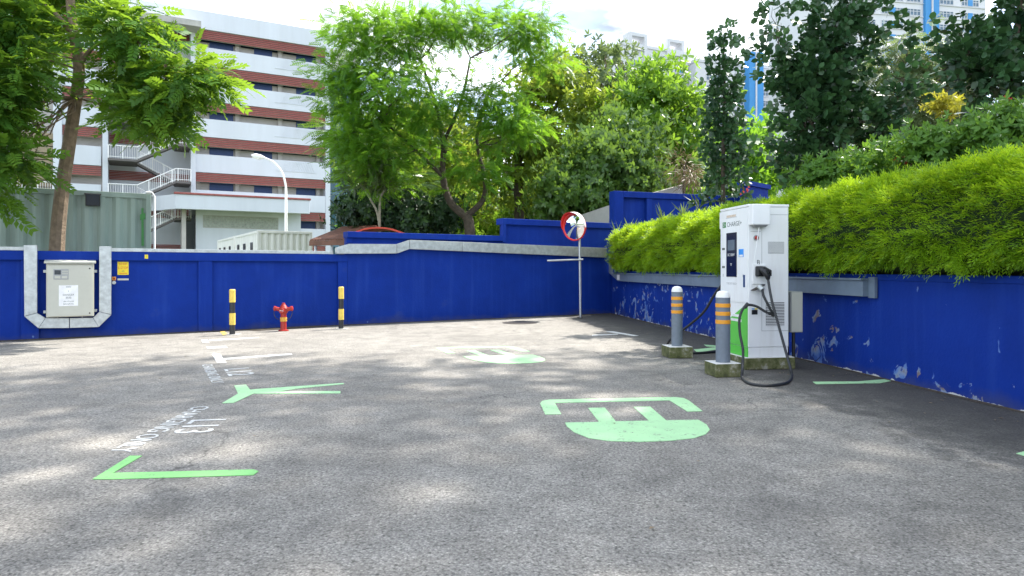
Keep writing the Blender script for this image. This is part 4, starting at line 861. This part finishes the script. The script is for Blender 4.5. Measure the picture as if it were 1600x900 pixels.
hl = box('holster', 'black_plastic', t, .085, .20, -.075, -.001, 1.20, 1.335, .018); text('B', .075, 'text_dark', t, M3((1, 0, 0), (0, 0, 1), (.14, -.0018, 1.385)), fit=(.04, .058))
box('holster_surround', 'charger_white', t, .05, .235, -.016, -.001, 1.10, 1.36, .01)
MB().tube([(.13, -.06, 1.305), (.165, -.11, 1.26), (.20, -.125, 1.205), (.205, -.12, 1.165)], [.030, .040, .036, .024], 12).build('plug', 'black_plastic', t); MB().tube([(.16, -.10, 1.32), (.235, -.12, 1.27), (.24, -.115, 1.21)], [.018, .022, .016], 8).build('plug_handle', 'black_plastic', t)
MB().prism([(.03, -.002, 1.02), (.17, -.002, 1.09), (.20, -.06, 1.09), (.06, -.06, 1.02)], (0, -.008, .008)).build('cable_plate', 'iron', t); MB().tube([(.13, -.04, 1.07), (.15, -.085, 1.03)], [.04, .032], 12).build('cable_gland', 'galvanised', t)
def cab(pts, r, name='charging_cable'): return MB().tube(smooth_path(pts, 8), r, 10).build(name, 'black_rubber', t)
def L_(px, py, dy): # pixel -> charger space at depth dy in front of (or behind) the narrow side
    w_ = P(px, py, N0.y + dy); return tuple(mc.inverted() @ w_)
g1 = lambda px, py: tuple(mc.inverted() @ (G(px, py) + Vector((0, 0, .018))))
cab([(.205, -.12, 1.17), L_(1206, 470, -.22), L_(1217, 510, -.34), L_(1228, 550, -.46), L_(1235, 575, -.62), g1(1237, 591), g1(1230, 600), g1(1212, 604), g1(1190, 604.5), g1(1170, 601), g1(1160, 593), L_(1160, 575, -.72), L_(1161, 548, -.50), L_(1156, 520, -.30), L_(1156, 495, -.22), L_(1165, 478, -.16), L_(1180, 478, -.16), L_(1196, 487, -.17), L_(1208, 492, -.18)], .0165)
cab([(.15, -.085, 1.03), L_(1193, 462, -.13), L_(1201, 478, -.16), L_(1208, 491, -.18)], .016); MB().tube([L_(1203, 488, -.175), L_(1210, 493.5, -.185)], .026, 8).build('cable_clamp', 'black_plastic', t); MB().tube([L_(1163, 481, -.165), L_(1169, 474, -.165)], .024, 8).build('cable_clamp', 'black_plastic', t)
MB().tube(smooth_path([(.12, -.06, 1.86), L_(1181, 390, -.13), L_(1174, 440, -.15), L_(1166, 478, -.16)], 5), .004, 6).build('pull_cord', 'white_paint', t)
cab([(.10, D_ + .03, 1.15), L_(1118, 458, 1.0), L_(1100, 487, 1.25), L_(1078, 507, 1.5), L_(1058, 522, 1.6), L_(1046, 532, 1.5), g1(1041, 545.0), g1(1043, 551.5), g1(1056, 554), g1(1085, 553.5), g1(1112, 552), g1(1128, 548.5)], .018)
# service cabinet beside it
t2 = thing('junction_box', 'small grey metal junction box behind the charger against the wall', 'box', mat=mc @ Matrix.Translation((W_ + .09, .10, 0)))
box('case', 'charger_grey', t2, 0.0, .17, 0, .28, .46, 1.0, .006); box('door', 'cabinet_beige', t2, .01, .16, -.012, -.001, .47, .99, .004)
for x in (.03, .12): MB().tube([(x, .14, 0), (x, .14, .46)], .022, 8).build('pipe_leg', 'black_plastic', t2)

# ================================================================== painted markings
def slab_px(pts, z=0.004):
    g_ = [G(*p) for p in pts]; return g_
def mark(name, label, polys, mat, cat='marking', group=None):
    c = G(*polys[0][0]); mb = MB()
    for k, pl in enumerate(polys):
        ps = [G(*p) - c for p in pl]
        mb.prism([(p.x, p.y, 0.0015) for p in ps], (0, 0, 0.0035 + 0.0006 * k))
    o = mb.build(name, mat); o.location = c; return tag(o, label, cat, group)
mark('bay_corner_mark', 'bright green painted corner of the charging bay, below ONLY', [[(145, 749.5), (203, 713), (222, 713), (176, 740), (396, 734.5), (404, 737), (396, 743), (176, 749.5)]], 'green_ground_paint')
mark('bay_corner_mark', 'green painted Y shaped mark where two charging bays meet', [[(347, 630.5), (372, 615.5), (366, 603), (384, 601.5), (391, 609.5), (400, 608.5), (536, 599), (538, 600.5), (470, 607), (434, 612.3), (532, 611.5), (532, 615), (396, 615.5), (365, 630)]], 'pale_green_ground_paint')
def icon(label, pm, grp=None):
    c = G(*pm(990, 650)); t = thing('plug_symbol', label, 'marking', c)
    def pl(pts, name, z):
        ps = [G(*pm(*p)) - c for p in pts]; MB().prism([(p.x, p.y, 0.0012) for p in ps], (0, 0, z)).build(name, 'pale_green_ground_paint', t)
    pl([(852, 648), (844, 631), (847, 627), (858, 625), (1055, 621), (1068, 622.5), (1076, 626), (1098, 643), (1074, 643.5), (1046, 626), (867, 630), (877, 647.5)], 'socket_outline', .0035)
    pl([(883, 661), (936, 660), (919, 638), (945, 637.5), (962, 659), (1014, 658), (990, 636.5), (1016, 636), (1041, 657.5), (1091, 656.5), (1104, 664), (1109, 672), (1103, 679), (1085, 685), (1050, 689), (1000, 691), (950, 689.5), (920, 685), (897, 676), (886, 667)], 'plug_body', .0037)
icon('pale green plug symbol painted in the bay beside the charger', lambda x, y: (x, y))
def pm2(x, y):                                     # far symbol: fit of the near one's outline to its own corners
    u = (x - 844) / 265.0; v = (y - 621) / 70.0
    tl, tr, bl, br = (680, 541.5), (826, 541), (722, 569), (862, 568)
    return ((1-u)*(1-v)*tl[0] + u*(1-v)*tr[0] + (1-u)*v*bl[0] + u*v*br[0] - 4 * (1 - v), (1-u)*(1-v)*tl[1] + u*(1-v)*tr[1] + (1-u)*v*bl[1] + u*v*br[1])
icon('pale green plug symbol painted further along, towards the blue walls', pm2)
mark('bay_line', 'short pale green bay line on dark asphalt beside the peeling wall', [[(1270, 597), (1340, 596.5), (1383, 593), (1393, 595.5), (1375, 599), (1275, 600.5)]], 'pale_green_ground_paint')
mark('bay_line', 'pale green bay line tucked behind the bollards and charger', [[(1084, 546.5), (1126, 542), (1130, 545), (1090, 551)], [(1100, 538.8), (1128, 541), (1128, 543), (1104, 541.5)]], 'pale_green_ground_paint')
mark('bay_line', 'end of a pale green bay line at the foot of the retaining wall', [[(1588, 709), (1612, 703), (1630, 705), (1600, 713)]], 'pale_green_ground_paint')
mark('bay_line', 'white corner mark with a long thin line in the sunlit bay', [[(331, 553.5), (344, 553.3), (354, 567), (339, 567)], [(346, 560.5), (455, 552.7), (457, 554.5), (350, 562.5)]], 'white_ground_paint')
mark('bay_line', 'white corner mark close to the striped post by the pilaster', [[(314, 531.5), (325, 531.3), (327, 535.5), (317, 535.6)], [(327, 531.3), (404, 527), (405, 528.2), (328, 533)]], 'white_ground_paint')
mark('bay_line', 'blurred white lettering patch in the sunlit bay', [[(322, 542), (352, 541), (356, 543.5), (325, 545)]], 'white_ground_paint')
mark('bay_line', 'thin white crossing lines in the shade near the wall corner', [[(946, 518.2), (958, 518), (998, 524.8), (990, 525.3)], [(925, 523.6), (965, 521.8), (966, 522.8), (925, 525)]], 'white_ground_paint')
mark('kerb_line', 'short yellow line at the wall foot beside the striped post', [[(341, 515.5), (348, 515.2), (357, 523.5), (349, 524.3)]], 'yellow_ground_paint')
def gtext(body, pa, pb, hgt, label):
    A_, B_ = G(*pa), G(*pb); x = (B_ - A_); y = Vector((-x.y, x.x, 0)).normalized(); ln = x.length
    o = text(body, .2, 'white_ground_paint', None, M3(x, y, (A_ + B_) / 2 + y * hgt / 2 + Vector((0, 0, .0035))), fit=(ln, hgt), depth=.0015, name='painted_lettering', bold=0.0)
    tag(o, label, 'lettering')
gtext('CHARGING ONLY', (303, 636), (168, 707.5), .155, 'white CHARGING ONLY lettering along the edge of bay L13')
gtext('L13', (299, 657), (268, 678), .29, 'white bay number L13 painted beside CHARGING ONLY')
gtext('CHARGING ONLY', (315, 570.5), (331, 599.5), .13, 'white CHARGING ONLY lettering along the edge of bay L12')
gtext('L12', (350, 577.5), (357.5, 588), .30, 'white bay number L12 painted in the farther charging bay')

# dirt along the wall foot, fallen leaves
def strip(fr, u0, u1, wmin, wmax, label):
    mb = MB(); n = int((u1 - u0) / 0.06); vs = []; fs = []
    for i in range(n + 1):
        u = u0 + (u1 - u0) * i / n; w_ = wmin + (wmax - wmin) * (0.5 + 0.3 * math.sin(u * 2.1) + 0.2 * math.sin(u * 7.3)) * random.uniform(.6, 1)
        a = fr.w(u, 0.0, 0.014); b_ = fr.w(u, max(.02, w_), 0.0035); vs += [a, b_]
    for i in range(n): fs.append((2*i, 2*i+1, 2*i+3, 2*i+2))
    o = mb.poly(vs, fs).build('wall_foot_dirt', 'dirt_litter'); tag(o, label, 'dirt', kind='stuff')
strip(WA, -4, LA, .02, .22, 'dark dirt gathered at the foot of the panelled blue wall'); strip(WB, 0, LB, .01, .09, 'thin dirt line at the foot of the tall blue wall'); strip(WR, 0, 15, .01, .07, 'thin dirt line at the foot of the retaining wall')
t0_ = MB(); mp_ = [WA.w(4.1, .06, .005), WA.w(4.3, .42, .005), WA.w(5.0, .36, .005), WA.w(5.85, .22, .005), WA.w(5.9, .02, .02), WA.w(5.0, .02, .02)]
o = t0_.prism(mp_, (0, 0, .004)).build('soil_patch', 'dirt_litter'); tag(o, 'dark soil patch between the hydrant and the wall corner', 'dirt', kind='stuff')
lt, lf = t_whorl(1, 1.0, .4, .1); n = 150
pts = np.stack([rng.uniform(-6, 4.3, n), rng.uniform(3.2, 17, n), np.full(n, .006)], 1); pts[:70] = [list(WR.w(u, v, .006)) for u, v in zip(rng.uniform(3, 14, 70), rng.gamma(1.5, .5, 70) + .05)]
pts = pts[(pts[:, 1] < 13 + pts[:, 0] * .45)]; n = len(pts); D = np.stack([rng.normal(0, 1, n), rng.normal(0, 1, n), np.zeros(n)], 1)
V_, F_ = np.array([[0, 0, 0], [.5, .2, .1], [1, 0, .02], [.5, -.2, .12]], float), np.array([(0, 1, 2, 3)])
o = scatter('fallen_leaves', (V_, F_), pts, dirs_to_R(D, .05), rng.uniform(.025, .05, n), rng.random(n), 'leaf_dry', None, kind='stuff'); tag(o, 'scattered small dry leaves on the asphalt', 'leaves')

# ================================================================== trees and shrubs
def B(px, py, Y, rx, rz, n, ry=None):              # crown lobe: pixel centre, pixel half-width / half-height at distance Y
    s = Y / F; return (P(px, py, Y), (rx * s, (ry if ry else rx * s), rz * s), n)
PIN = t_pinnate(5, 1.0, .44, .20, .3); FEA = t_pinnate(7, 1.0, .34, .12, .30, 66); BIG = t_pinnate(5, 1.0, .42, .20, .35); RND = t_round(3, .8, .60, .42); RND2 = t_round(2, .6, .62, .42); WHO = t_whorl(); WH4 = t_whorl(5, .9, .34, .4)
g0 = P(88, 420, 13.3); g0.z = 0; TY = 13.3
tr = [g0, P(89, 392, TY), P(97, 300, TY), P(112, 200, TY), P(124, 110, TY), P(117, 60, TY), P(110, 0, TY), P(105, -120, TY)]
tree('leaning_tree', 'slender leaning tree with dark pinnate leaves before the green container', [(tr, .15, .07), ([P(123, 105, TY), P(150, 70, 13.2), P(200, 60, 13), P(260, 90, 12.8)], .05, .02), ([P(116, 55, TY), P(70, 10, 13), P(20, 20, 12.6)], .06, .03)],
     [B(0, 40, 12.6, 62, 50, 34), B(0, 115, 12.2, 42, 42, 26), B(-4, 170, 12, 36, 32, 16), B(0, 240, 12.0, 34, 28, 15), B(-8, 300, 11.9, 22, 20, 5), B(90, -25, 14.4, 120, 42, 30), B(70, 70, 14.6, 40, 50, 10), B(215, 60, 13.0, 54, 42, 24), B(292, 118, 12.7, 48, 34, 21), B(245, 180, 12.9, 45, 24, 18), B(205, 130, 13.4, 36, 34, 14), B(60, -160, 13.2, 190, 100, 70)],
     PIN, .34, 'leaf_left', 'bark', per=16, clump=.22, flat=.55, droop=.3, out=.45, jit=.5, limb_r=.022)
def up(px, py, Y, z=0.0): q = P(px, py, Y); return Vector((q.x, q.y, z))
tree('feathery_tree', 'spreading feathery leaved tree with a low forked trunk behind the tall blue wall',
     [([up(736, 360, 24), P(734, 360, 24), P(728, 338, 24)], .22, .17), ([P(728, 338, 24), P(704, 316, 24), P(692, 276, 24), P(692, 224, 24), P(680, 160, 24), P(656, 92, 24)], .16, .04), ([P(728, 338, 24), P(755, 312, 24), P(757, 275, 24), P(745, 215, 24.3), P(765, 140, 24.5)], .12, .035), ([P(692, 276, 24), P(650, 235, 23.6), P(600, 190, 23.3)], .07, .03), ([P(692, 224, 24), P(720, 160, 23.6), P(735, 90, 23.6)], .07, .03)],
     [B(570, 60, 23.5, 55, 40, 26), B(552, 130, 23.2, 46, 52, 34), B(620, 60, 23.4, 60, 45, 28), B(700, 40, 23.8, 70, 35, 28), B(790, 40, 24.2, 60, 34, 24), B(840, 70, 24.3, 42, 42, 14), B(640, 150, 22.8, 85, 55, 40), B(565, 210, 22.8, 48, 46, 28), B(650, 230, 23.5, 70, 30, 12), B(770, 150, 23.0, 42, 50, 18), B(800, 200, 23.2, 60, 38, 20), B(740, 275, 22.8, 34, 26, 9), B(592, 272, 23, 38, 34, 16)],
     FEA, .36, 'leaf_feather', 'dark_bark', per=26, clump=.40, flat=.42, droop=.12, out=.3, jit=.7, limb=3, limb_r=.035)
tree('broadleaf_tree', 'yellow green sunlit tree with a dark trunk behind the feathery tree', [([up(812, 340, 28), P(811, 332, 28), P(810, 256, 28), P(822, 180, 28), P(835, 120, 28)], .26, .07), ([P(810, 300, 28), P(780, 280, 28), P(765, 240, 28)], .09, .03), ([P(810, 250, 28), P(850, 200, 28), P(880, 140, 28)], .10, .03)],
     [B(850, 120, 28, 55, 45, 28), B(890, 165, 28, 50, 55, 26), B(820, 215, 28, 60, 50, 26), B(875, 240, 28, 55, 45, 22), B(770, 250, 28, 50, 50, 18), B(830, 290, 28.5, 60, 40, 14)], WHO, .34, 'leaf_yellowgreen', 'dark_bark', per=14, clump=.45, limb_r=.05, limb=3)
tree('broadleaf_tree', 'pale trunked tree with light leaves standing behind the forked trunk', [([up(702, 360, 29), P(698, 350, 29), P(686, 300, 29), P(684, 240, 29), P(690, 200, 29)], .16, .06), ([P(684, 260, 29), P(660, 225, 29), P(640, 190, 29)], .07, .03)],
     [B(700, 215, 30, 70, 40, 22), B(640, 200, 30, 60, 50, 20), B(725, 235, 30, 60, 50, 20), B(665, 285, 30, 55, 45, 16), B(730, 310, 31, 50, 35, 12), B(600, 260, 30, 50, 50, 16)], WHO, .36, 'leaf_yellowgreen', 'pale_bark', per=13, clump=.48, limb_r=.045, limb=3)
tree('dense_tree', 'dense glossy leaved tree right behind the traffic mirror', [([up(915, 345, 25.5), P(915, 300, 25.5), P(925, 240, 25.5), P(935, 200, 25.5)], .22, .08)],
     [B(900, 290, 25, 55, 48, 38), B(950, 240, 25, 60, 50, 40), B(1000, 275, 25.2, 55, 42, 32), B(930, 310, 24.6, 65, 26, 26), B(985, 205, 25.6, 50, 40, 22), B(870, 320, 25, 36, 25, 14)], WH4, .27, 'leaf_glossy', 'dark_bark', per=22, clump=.40, limb=2, limb_r=.04)
tree('bright_tree', 'bright lime leaved tree in front of the far housing blocks', [([up(1035, 340, 29), P(1035, 290, 29), P(1025, 220, 29), P(1030, 150, 29)], .22, .06), ([P(1030, 240, 29), P(1065, 200, 29), P(1075, 160, 29)], .09, .03)],
     [B(1030, 130, 29, 55, 38, 28), B(1062, 165, 29, 42, 45, 22), B(1000, 185, 28.6, 50, 45, 26), B(1050, 225, 28.4, 55, 40, 28), B(1075, 260, 28, 36, 32, 14), B(1010, 245, 28.6, 50, 34, 18)], WHO, .36, 'leaf_bright', 'bark', per=14, clump=.42, limb_r=.05, limb=3)
tree('olive_tree', 'thin grey olive tree showing sky between its branches', [([up(925, 340, 34), P(925, 260, 34), P(930, 170, 34), P(945, 110, 34)], .22, .05), ([P(928, 190, 34), P(965, 150, 34), P(975, 110, 34)], .09, .03)],
     [B(900, 100, 34, 30, 28, 12), B(950, 95, 34, 45, 30, 18), B(930, 145, 34, 50, 38, 20), B(975, 140, 34, 32, 30, 12), B(945, 185, 34, 45, 25, 14)], WHO, .34, 'leaf_olive', 'bark', per=11, clump=.5, limb_r=.05, limb=4)
tree('dark_bush', 'very dark round bush below the feathery tree', [([up(610, 370, 25), P(610, 345, 25), P(605, 320, 25)], .12, .06)], [B(590, 330, 25, 45, 38, 28), B(640, 335, 25.2, 42, 34, 24), B(562, 330, 25.2, 22, 36, 18), B(690, 345, 26, 36, 26, 14)], WH4, .24, 'leaf_darkbush', 'dark_bark', cat='bush', per=22, clump=.36, limb=2, limb_r=.03)
tree('shaded_tree', 'dark green tree crowding the end of the grey white block', [([up(575, 370, 27), P(575, 340, 27), P(568, 270, 27), P(555, 220, 27)], .18, .06)], [B(535, 215, 27, 26, 40, 16), B(585, 255, 26.5, 40, 42, 26), B(578, 300, 26.5, 30, 34, 18), B(625, 290, 26.5, 36, 34, 16)], FEA, .5, 'leaf_glossy', 'dark_bark', per=14, clump=.42, limb=2, limb_r=.04)
tree('frangipani', 'small pale stemmed frangipani with star shaped leaf clusters', [([up(595, 365, 23), P(593, 352, 23), P(578, 310, 23), P(563, 288, 23)], .05, .03), ([P(593, 352, 23), P(594, 312, 23), P(602, 296, 23)], .05, .03)], [B(603, 290, 23, 18, 10, 7), B(585, 262, 23, 16, 10, 5), B(566, 284, 23, 12, 8, 3)], t_whorl(9, 1.0, .17, .35), .38, 'leaf_olive', 'pale_bark', per=2, clump=.08, limb=1, limb_r=.02)
tree('vine_tangle', 'dry brown vine tangle hanging over the raised blue wall', [([up(1068, 300, 23.5), P(1068, 285, 23.5), P(1072, 255, 23.5)], .05, .02)], [B(1070, 262, 23.4, 26, 24, 22), B(1082, 278, 23.2, 20, 14, 12)], t_blade(), .30, 'leaf_dry', 'dark_bark', cat='vine', per=22, clump=.22, limb=3, limb_r=.012)
for k, (px, py, rx, rz, lf_, Y) in enumerate(((625, 250, 60, 110, 'leaf_feather', 40), (700, 285, 100, 75, 'leaf_bright', 42), (860, 260, 90, 90, 'leaf_glossy', 41), (1000, 270, 90, 70, 'leaf_bright', 40), (1160, 240, 70, 60, 'leaf_feather', 38))):
    lab = ('shaded tree filling the gap behind the end of the grey white block', 'tall light tree farthest back behind the forked trunk', 'tall dark tree farthest back behind the yellow green one', 'broad background tree behind the lime leaved one', 'soft background tree behind the columnar shrub')[k]
    tree('background_tree', lab, [([up(px, 380, Y), P(px, 330, Y), P(px + 6, py, Y), P(px, py - rz * .5, Y)], .3, .08)], [B(px, py, Y, rx, rz, 46), B(px - 30, py + 50, Y - 1, rx * .8, rz * .5, 24), B(px + 35, py + 40, Y - 1, rx * .7, rz * .5, 22)], WHO, .46, lf_, 'dark_bark', per=13, clump=.75, limb=3, limb_r=.07)
for k, (px, py, Y, lf_) in enumerate(((660, 352, 33, 'leaf_glossy'), (745, 345, 34, 'leaf_bright'), (830, 340, 33, 'leaf_glossy'), (600, 352, 36, 'leaf_darkbush'))):
    lab = ('low green undergrowth bush between the pale trunk and the forked trunk', 'low bright bush seen through the forked trunk', 'low glossy bush at the dark trunk behind the step in the wall', 'dark low bush behind the red canopy top')[k]
    tree('undergrowth_bush', lab, [([up(px, py, Y), P(px, py, Y), P(px, py - 15, Y)], .08, .04)], [B(px, py, Y, 60, 42, 46)], WH4, .34, lf_, 'dark_bark', cat='bush', per=16, clump=.5, limb=3, limb_r=.03)
# round-leaved shrubs on the terrace
tz = 2.0
tree('columnar_shrub', 'narrow columnar shrub with small dark round leaves above the hedge', [([up(1130, 300, 16, 1.9), P(1130, 240, 16), P(1132, 140, 16), P(1130, 60, 16)], .06, .02)],
     [B(1130, 72, 16, 7, 24, 13), B(1132, 120, 16, 15, 30, 26), B(1132, 175, 16, 22, 35, 40), B(1132, 230, 16, 27, 35, 46), B(1132, 280, 16, 28, 30, 40)], RND2, .21, 'leaf_clusia', 'dark_bark', cat='shrub', per=4, clump=.14, flat=1.2, droop=-.5, limb=3, limb_r=.012)
def sprays(px, py, Y, tips, n):                     # upright leafy shoots that stick out of the shrub
    out = []
    for (tx, ty) in tips:
        for k in range(n):
            f = k / (n - 1.0); out.append((P(px + (tx - px) * f, py + (ty - py) * f, Y - .3 * (1 - f)), (.09, .09, .09), 2))
    return out
tree('round_leaf_shrub', 'large dark round leaved shrub with upright shoots above the charger', [([up(1320, 280, 13, 2.0), P(1318, 240, 13), P(1310, 150, 13), P(1305, 30, 13)], .09, .03), ([P(1318, 250, 13), P(1380, 190, 13), P(1420, 110, 13)], .05, .02), ([P(1316, 250, 13), P(1260, 180, 13), P(1225, 90, 13)], .05, .02)],
     [B(1296, 30, 13, 22, 50, 30), B(1284, 110, 13, 38, 50, 50), B(1274, 190, 13, 52, 46, 60), B(1254, 250, 13, 46, 28, 40), B(1325, 175, 13, 34, 40, 28), B(1355, 235, 13, 36, 22, 18), B(1335, 70, 13, 12, 40, 10)] + sprays(1270, 150, 13, [(1208, 10), (1200, 90), (1345, -10), (1385, 10), (1215, 130)], 7) + sprays(1360, 190, 13, [(1408, 50), (1425, 120), (1440, 150)], 5),
     RND, .23, 'leaf_clusia', 'dark_bark', cat='shrub', per=4, clump=.15, flat=1.0, droop=-.45, limb=3, limb_r=.014)
tree('round_leaf_shrub', 'dark round leaved shrub leaning over the red flowers at the frame edge', [([up(1580, 180, 10.5, 2.3), P(1575, 120, 10.5), P(1590, 40, 10.5), P(1600, -60, 10.5)], .08, .03), ([P(1578, 140, 10.5), P(1530, 100, 10.4), P(1500, 60, 10.4)], .04, .02)],
     [B(1594, 15, 10.5, 26, 50, 26), B(1598, 90, 10.5, 32, 42, 30), B(1548, 118, 10.4, 28, 20, 16), B(1610, -60, 10.6, 60, 50, 30), B(1640, 60, 10.6, 50, 80, 30), B(1565, 150, 10.4, 28, 12, 10)] + sprays(1550, 120, 10.4, [(1500, 38), (1515, 55), (1490, 78), (1485, 95)], 5), RND, .21, 'leaf_clusia', 'dark_bark', cat='shrub', per=4, clump=.15, flat=1.0, droop=-.3, limb=3, limb_r=.014)
for k, (px, lab) in enumerate(((1408, 'pale weeping tree right of the blue stripe of the tall block'), (1500, 'pale weeping tree behind the yellow leaved bush'))):
    tree('weeping_tree', lab, [([up(px, 250, 24, 2), P(px, 200, 24), P(px, 130, 24), P(px, 90, 24)], .14, .05)], [B(px, 95, 24, 45, 32, 22), B(px - 15, 140, 24, 55, 32, 26), B(px + 10, 185, 24, 60, 30, 24)], FEA, .5, 'leaf_olive', 'bark', per=13, clump=.4, droop=.9, limb=3, limb_r=.03)
tree('croton_bush', 'bright yellow leaved bush behind the shrubs on the terrace', [([up(1478, 200, 14.5, 2.2), P(1478, 190, 14.5), P(1476, 170, 14.5)], .03, .015)], [B(1478, 162, 14.5, 22, 15, 13)], WHO, .14, 'leaf_yellow', 'bark', cat='bush', per=12, clump=.12, limb=4, limb_r=.01)
# leafy shrubs between hedge and round-leaved shrubs
for k, (px, py, Y, rx, rz, lab) in enumerate(((1300, 268, 11.5, 42, 18, 'leafy green shrub at the low end of the shrub row, above the charger'), (1385, 250, 10.6, 55, 24, 'leafy green shrub with red blooms in the middle of the shrub row'), (1480, 225, 9.6, 62, 28, 'leafy green shrub below the yellow leaved bush'), (1575, 205, 8.8, 62, 34, 'leafy green shrub at the high end of the shrub row, by the frame edge'))):
    tree('terrace_shrub', lab, [([up(px, py, Y, 1.7), P(px, py + rz * .5, Y), P(px, py, Y)], .03, .015)], [B(px, py, Y, rx, rz, 30), B(px - rx * .6, py + 8, Y, rx * .6, rz * .7, 12), B(px + rx * .6, py + 2, Y, rx * .6, rz * .8, 12), B(px, py + rz * 1.3, Y - .1, rx, rz * .8, 16)], WHO, .13, 'leaf_shrub', 'bark', group='leafy shrubs along the hedge', cat='shrub', per=11, clump=.12, flat=.8, droop=-.5, limb=3, limb_r=.008)
for k, (px, py, Y) in enumerate(((1405, 246, 10.0), (1423, 250, 10.0), (1575, 153, 9.6), (1165, 298, 14.8))):
    q = P(px, py, Y); t = thing('red_flower', ('small red bloom in the middle leafy shrub, the higher of two', 'small red bloom in the middle leafy shrub, the lower of two', 'red bloom under the dark shrub at the frame edge', 'orange red flower spike above the hedge, beside the columnar shrub')[k], 'flower', q, group='red blooms on the terrace')
    n = 9; scatter('petals', t_whorl(5, .9, .4, .4), np.array([q]) + rng.normal(0, .03 if k < 3 else .05, (n, 3)), dirs_to_R(rng.normal(0, 1, (n, 3))), np.full(n, .045), rng.random(n), 'flower_red', t, q)
    MB().tube([(0, 0, -.35), (0, 0, 0)], .006, 5).build('stem', 'dark_bark', t)
# strap-leaved plants poking out along the far end of the hedge
for k, (px, py, Y) in enumerate(((1035, 325, 17.5), (1068, 318, 16.8), (1092, 306, 16.4), (985, 345, 18.6), (965, 352, 18.9))):
    q = P(px, py + 22, Y); t = thing('strap_leaf_plant', ('strap leaved plant against the plain part of the raised blue wall', 'strap leaved plant where the raised blue wall meets the columnar shrub', 'strap leaved plant at the foot of the columnar shrub', 'strap leaved plant before the recessed panel of the raised wall', 'strap leaved plant at the hedge end by the raised wall pilaster')[k], 'plant', q, group='strap leaved plants behind the hedge'); n = 10
    D = np.stack([rng.normal(0, .5, n), rng.normal(0, .5, n), np.full(n, 1.0)], 1); scatter('leaves', t_blade(), np.repeat([list(q)], n, 0), dirs_to_R(D), rng.uniform(.35, .6, n), rng.random(n), 'leaf_olive', t, q); MB().tube([(0, 0, -.5), (0, 0, .02)], .03, 6).build('stem', 'dark_bark', t)
# the tall spreading tree over the car park that throws the dappled shade (its crown hangs above the picture)
bl = []; rng = np.random.default_rng(23)
for i in range(52):
    sx_, sy_ = rng.uniform(-7.5, 4.2), rng.uniform(0.8, 9.3)           # where its shade falls on the asphalt
    if sy_ > 9.6 + sx_ * .25: continue
    z = rng.uniform(16.5, 18.5); bl.append((Vector((sx_ + z * .727 * .743, sy_ + z * .727 * .669, z)), (1.6, 1.6, .9), 6))
for i in range(5):
    z = rng.uniform(16.5, 18.5); bl.append((Vector((rng.uniform(1.2, 3.8) + z * .54, rng.uniform(2.6, 5.6) + z * .486, z)), (1.0, 1.0, .8), 6))
tree('rain_tree', 'tall spreading rain tree whose crown shades the car park from above', [([Vector((15.5, 7.5, 2.4)), Vector((15.2, 8, 7)), Vector((14, 9.2, 12)), Vector((11.5, 11, 15.4)), Vector((8.5, 12.5, 16.8))], .5, .16), ([Vector((14, 9.2, 12)), Vector((11.5, 14, 15)), Vector((8, 16, 16.6))], .24, .08)], bl, FEA, .52, 'leaf_feather', 'dark_bark', per=13, clump=.62, flat=.4, limb=1, limb_r=.04)
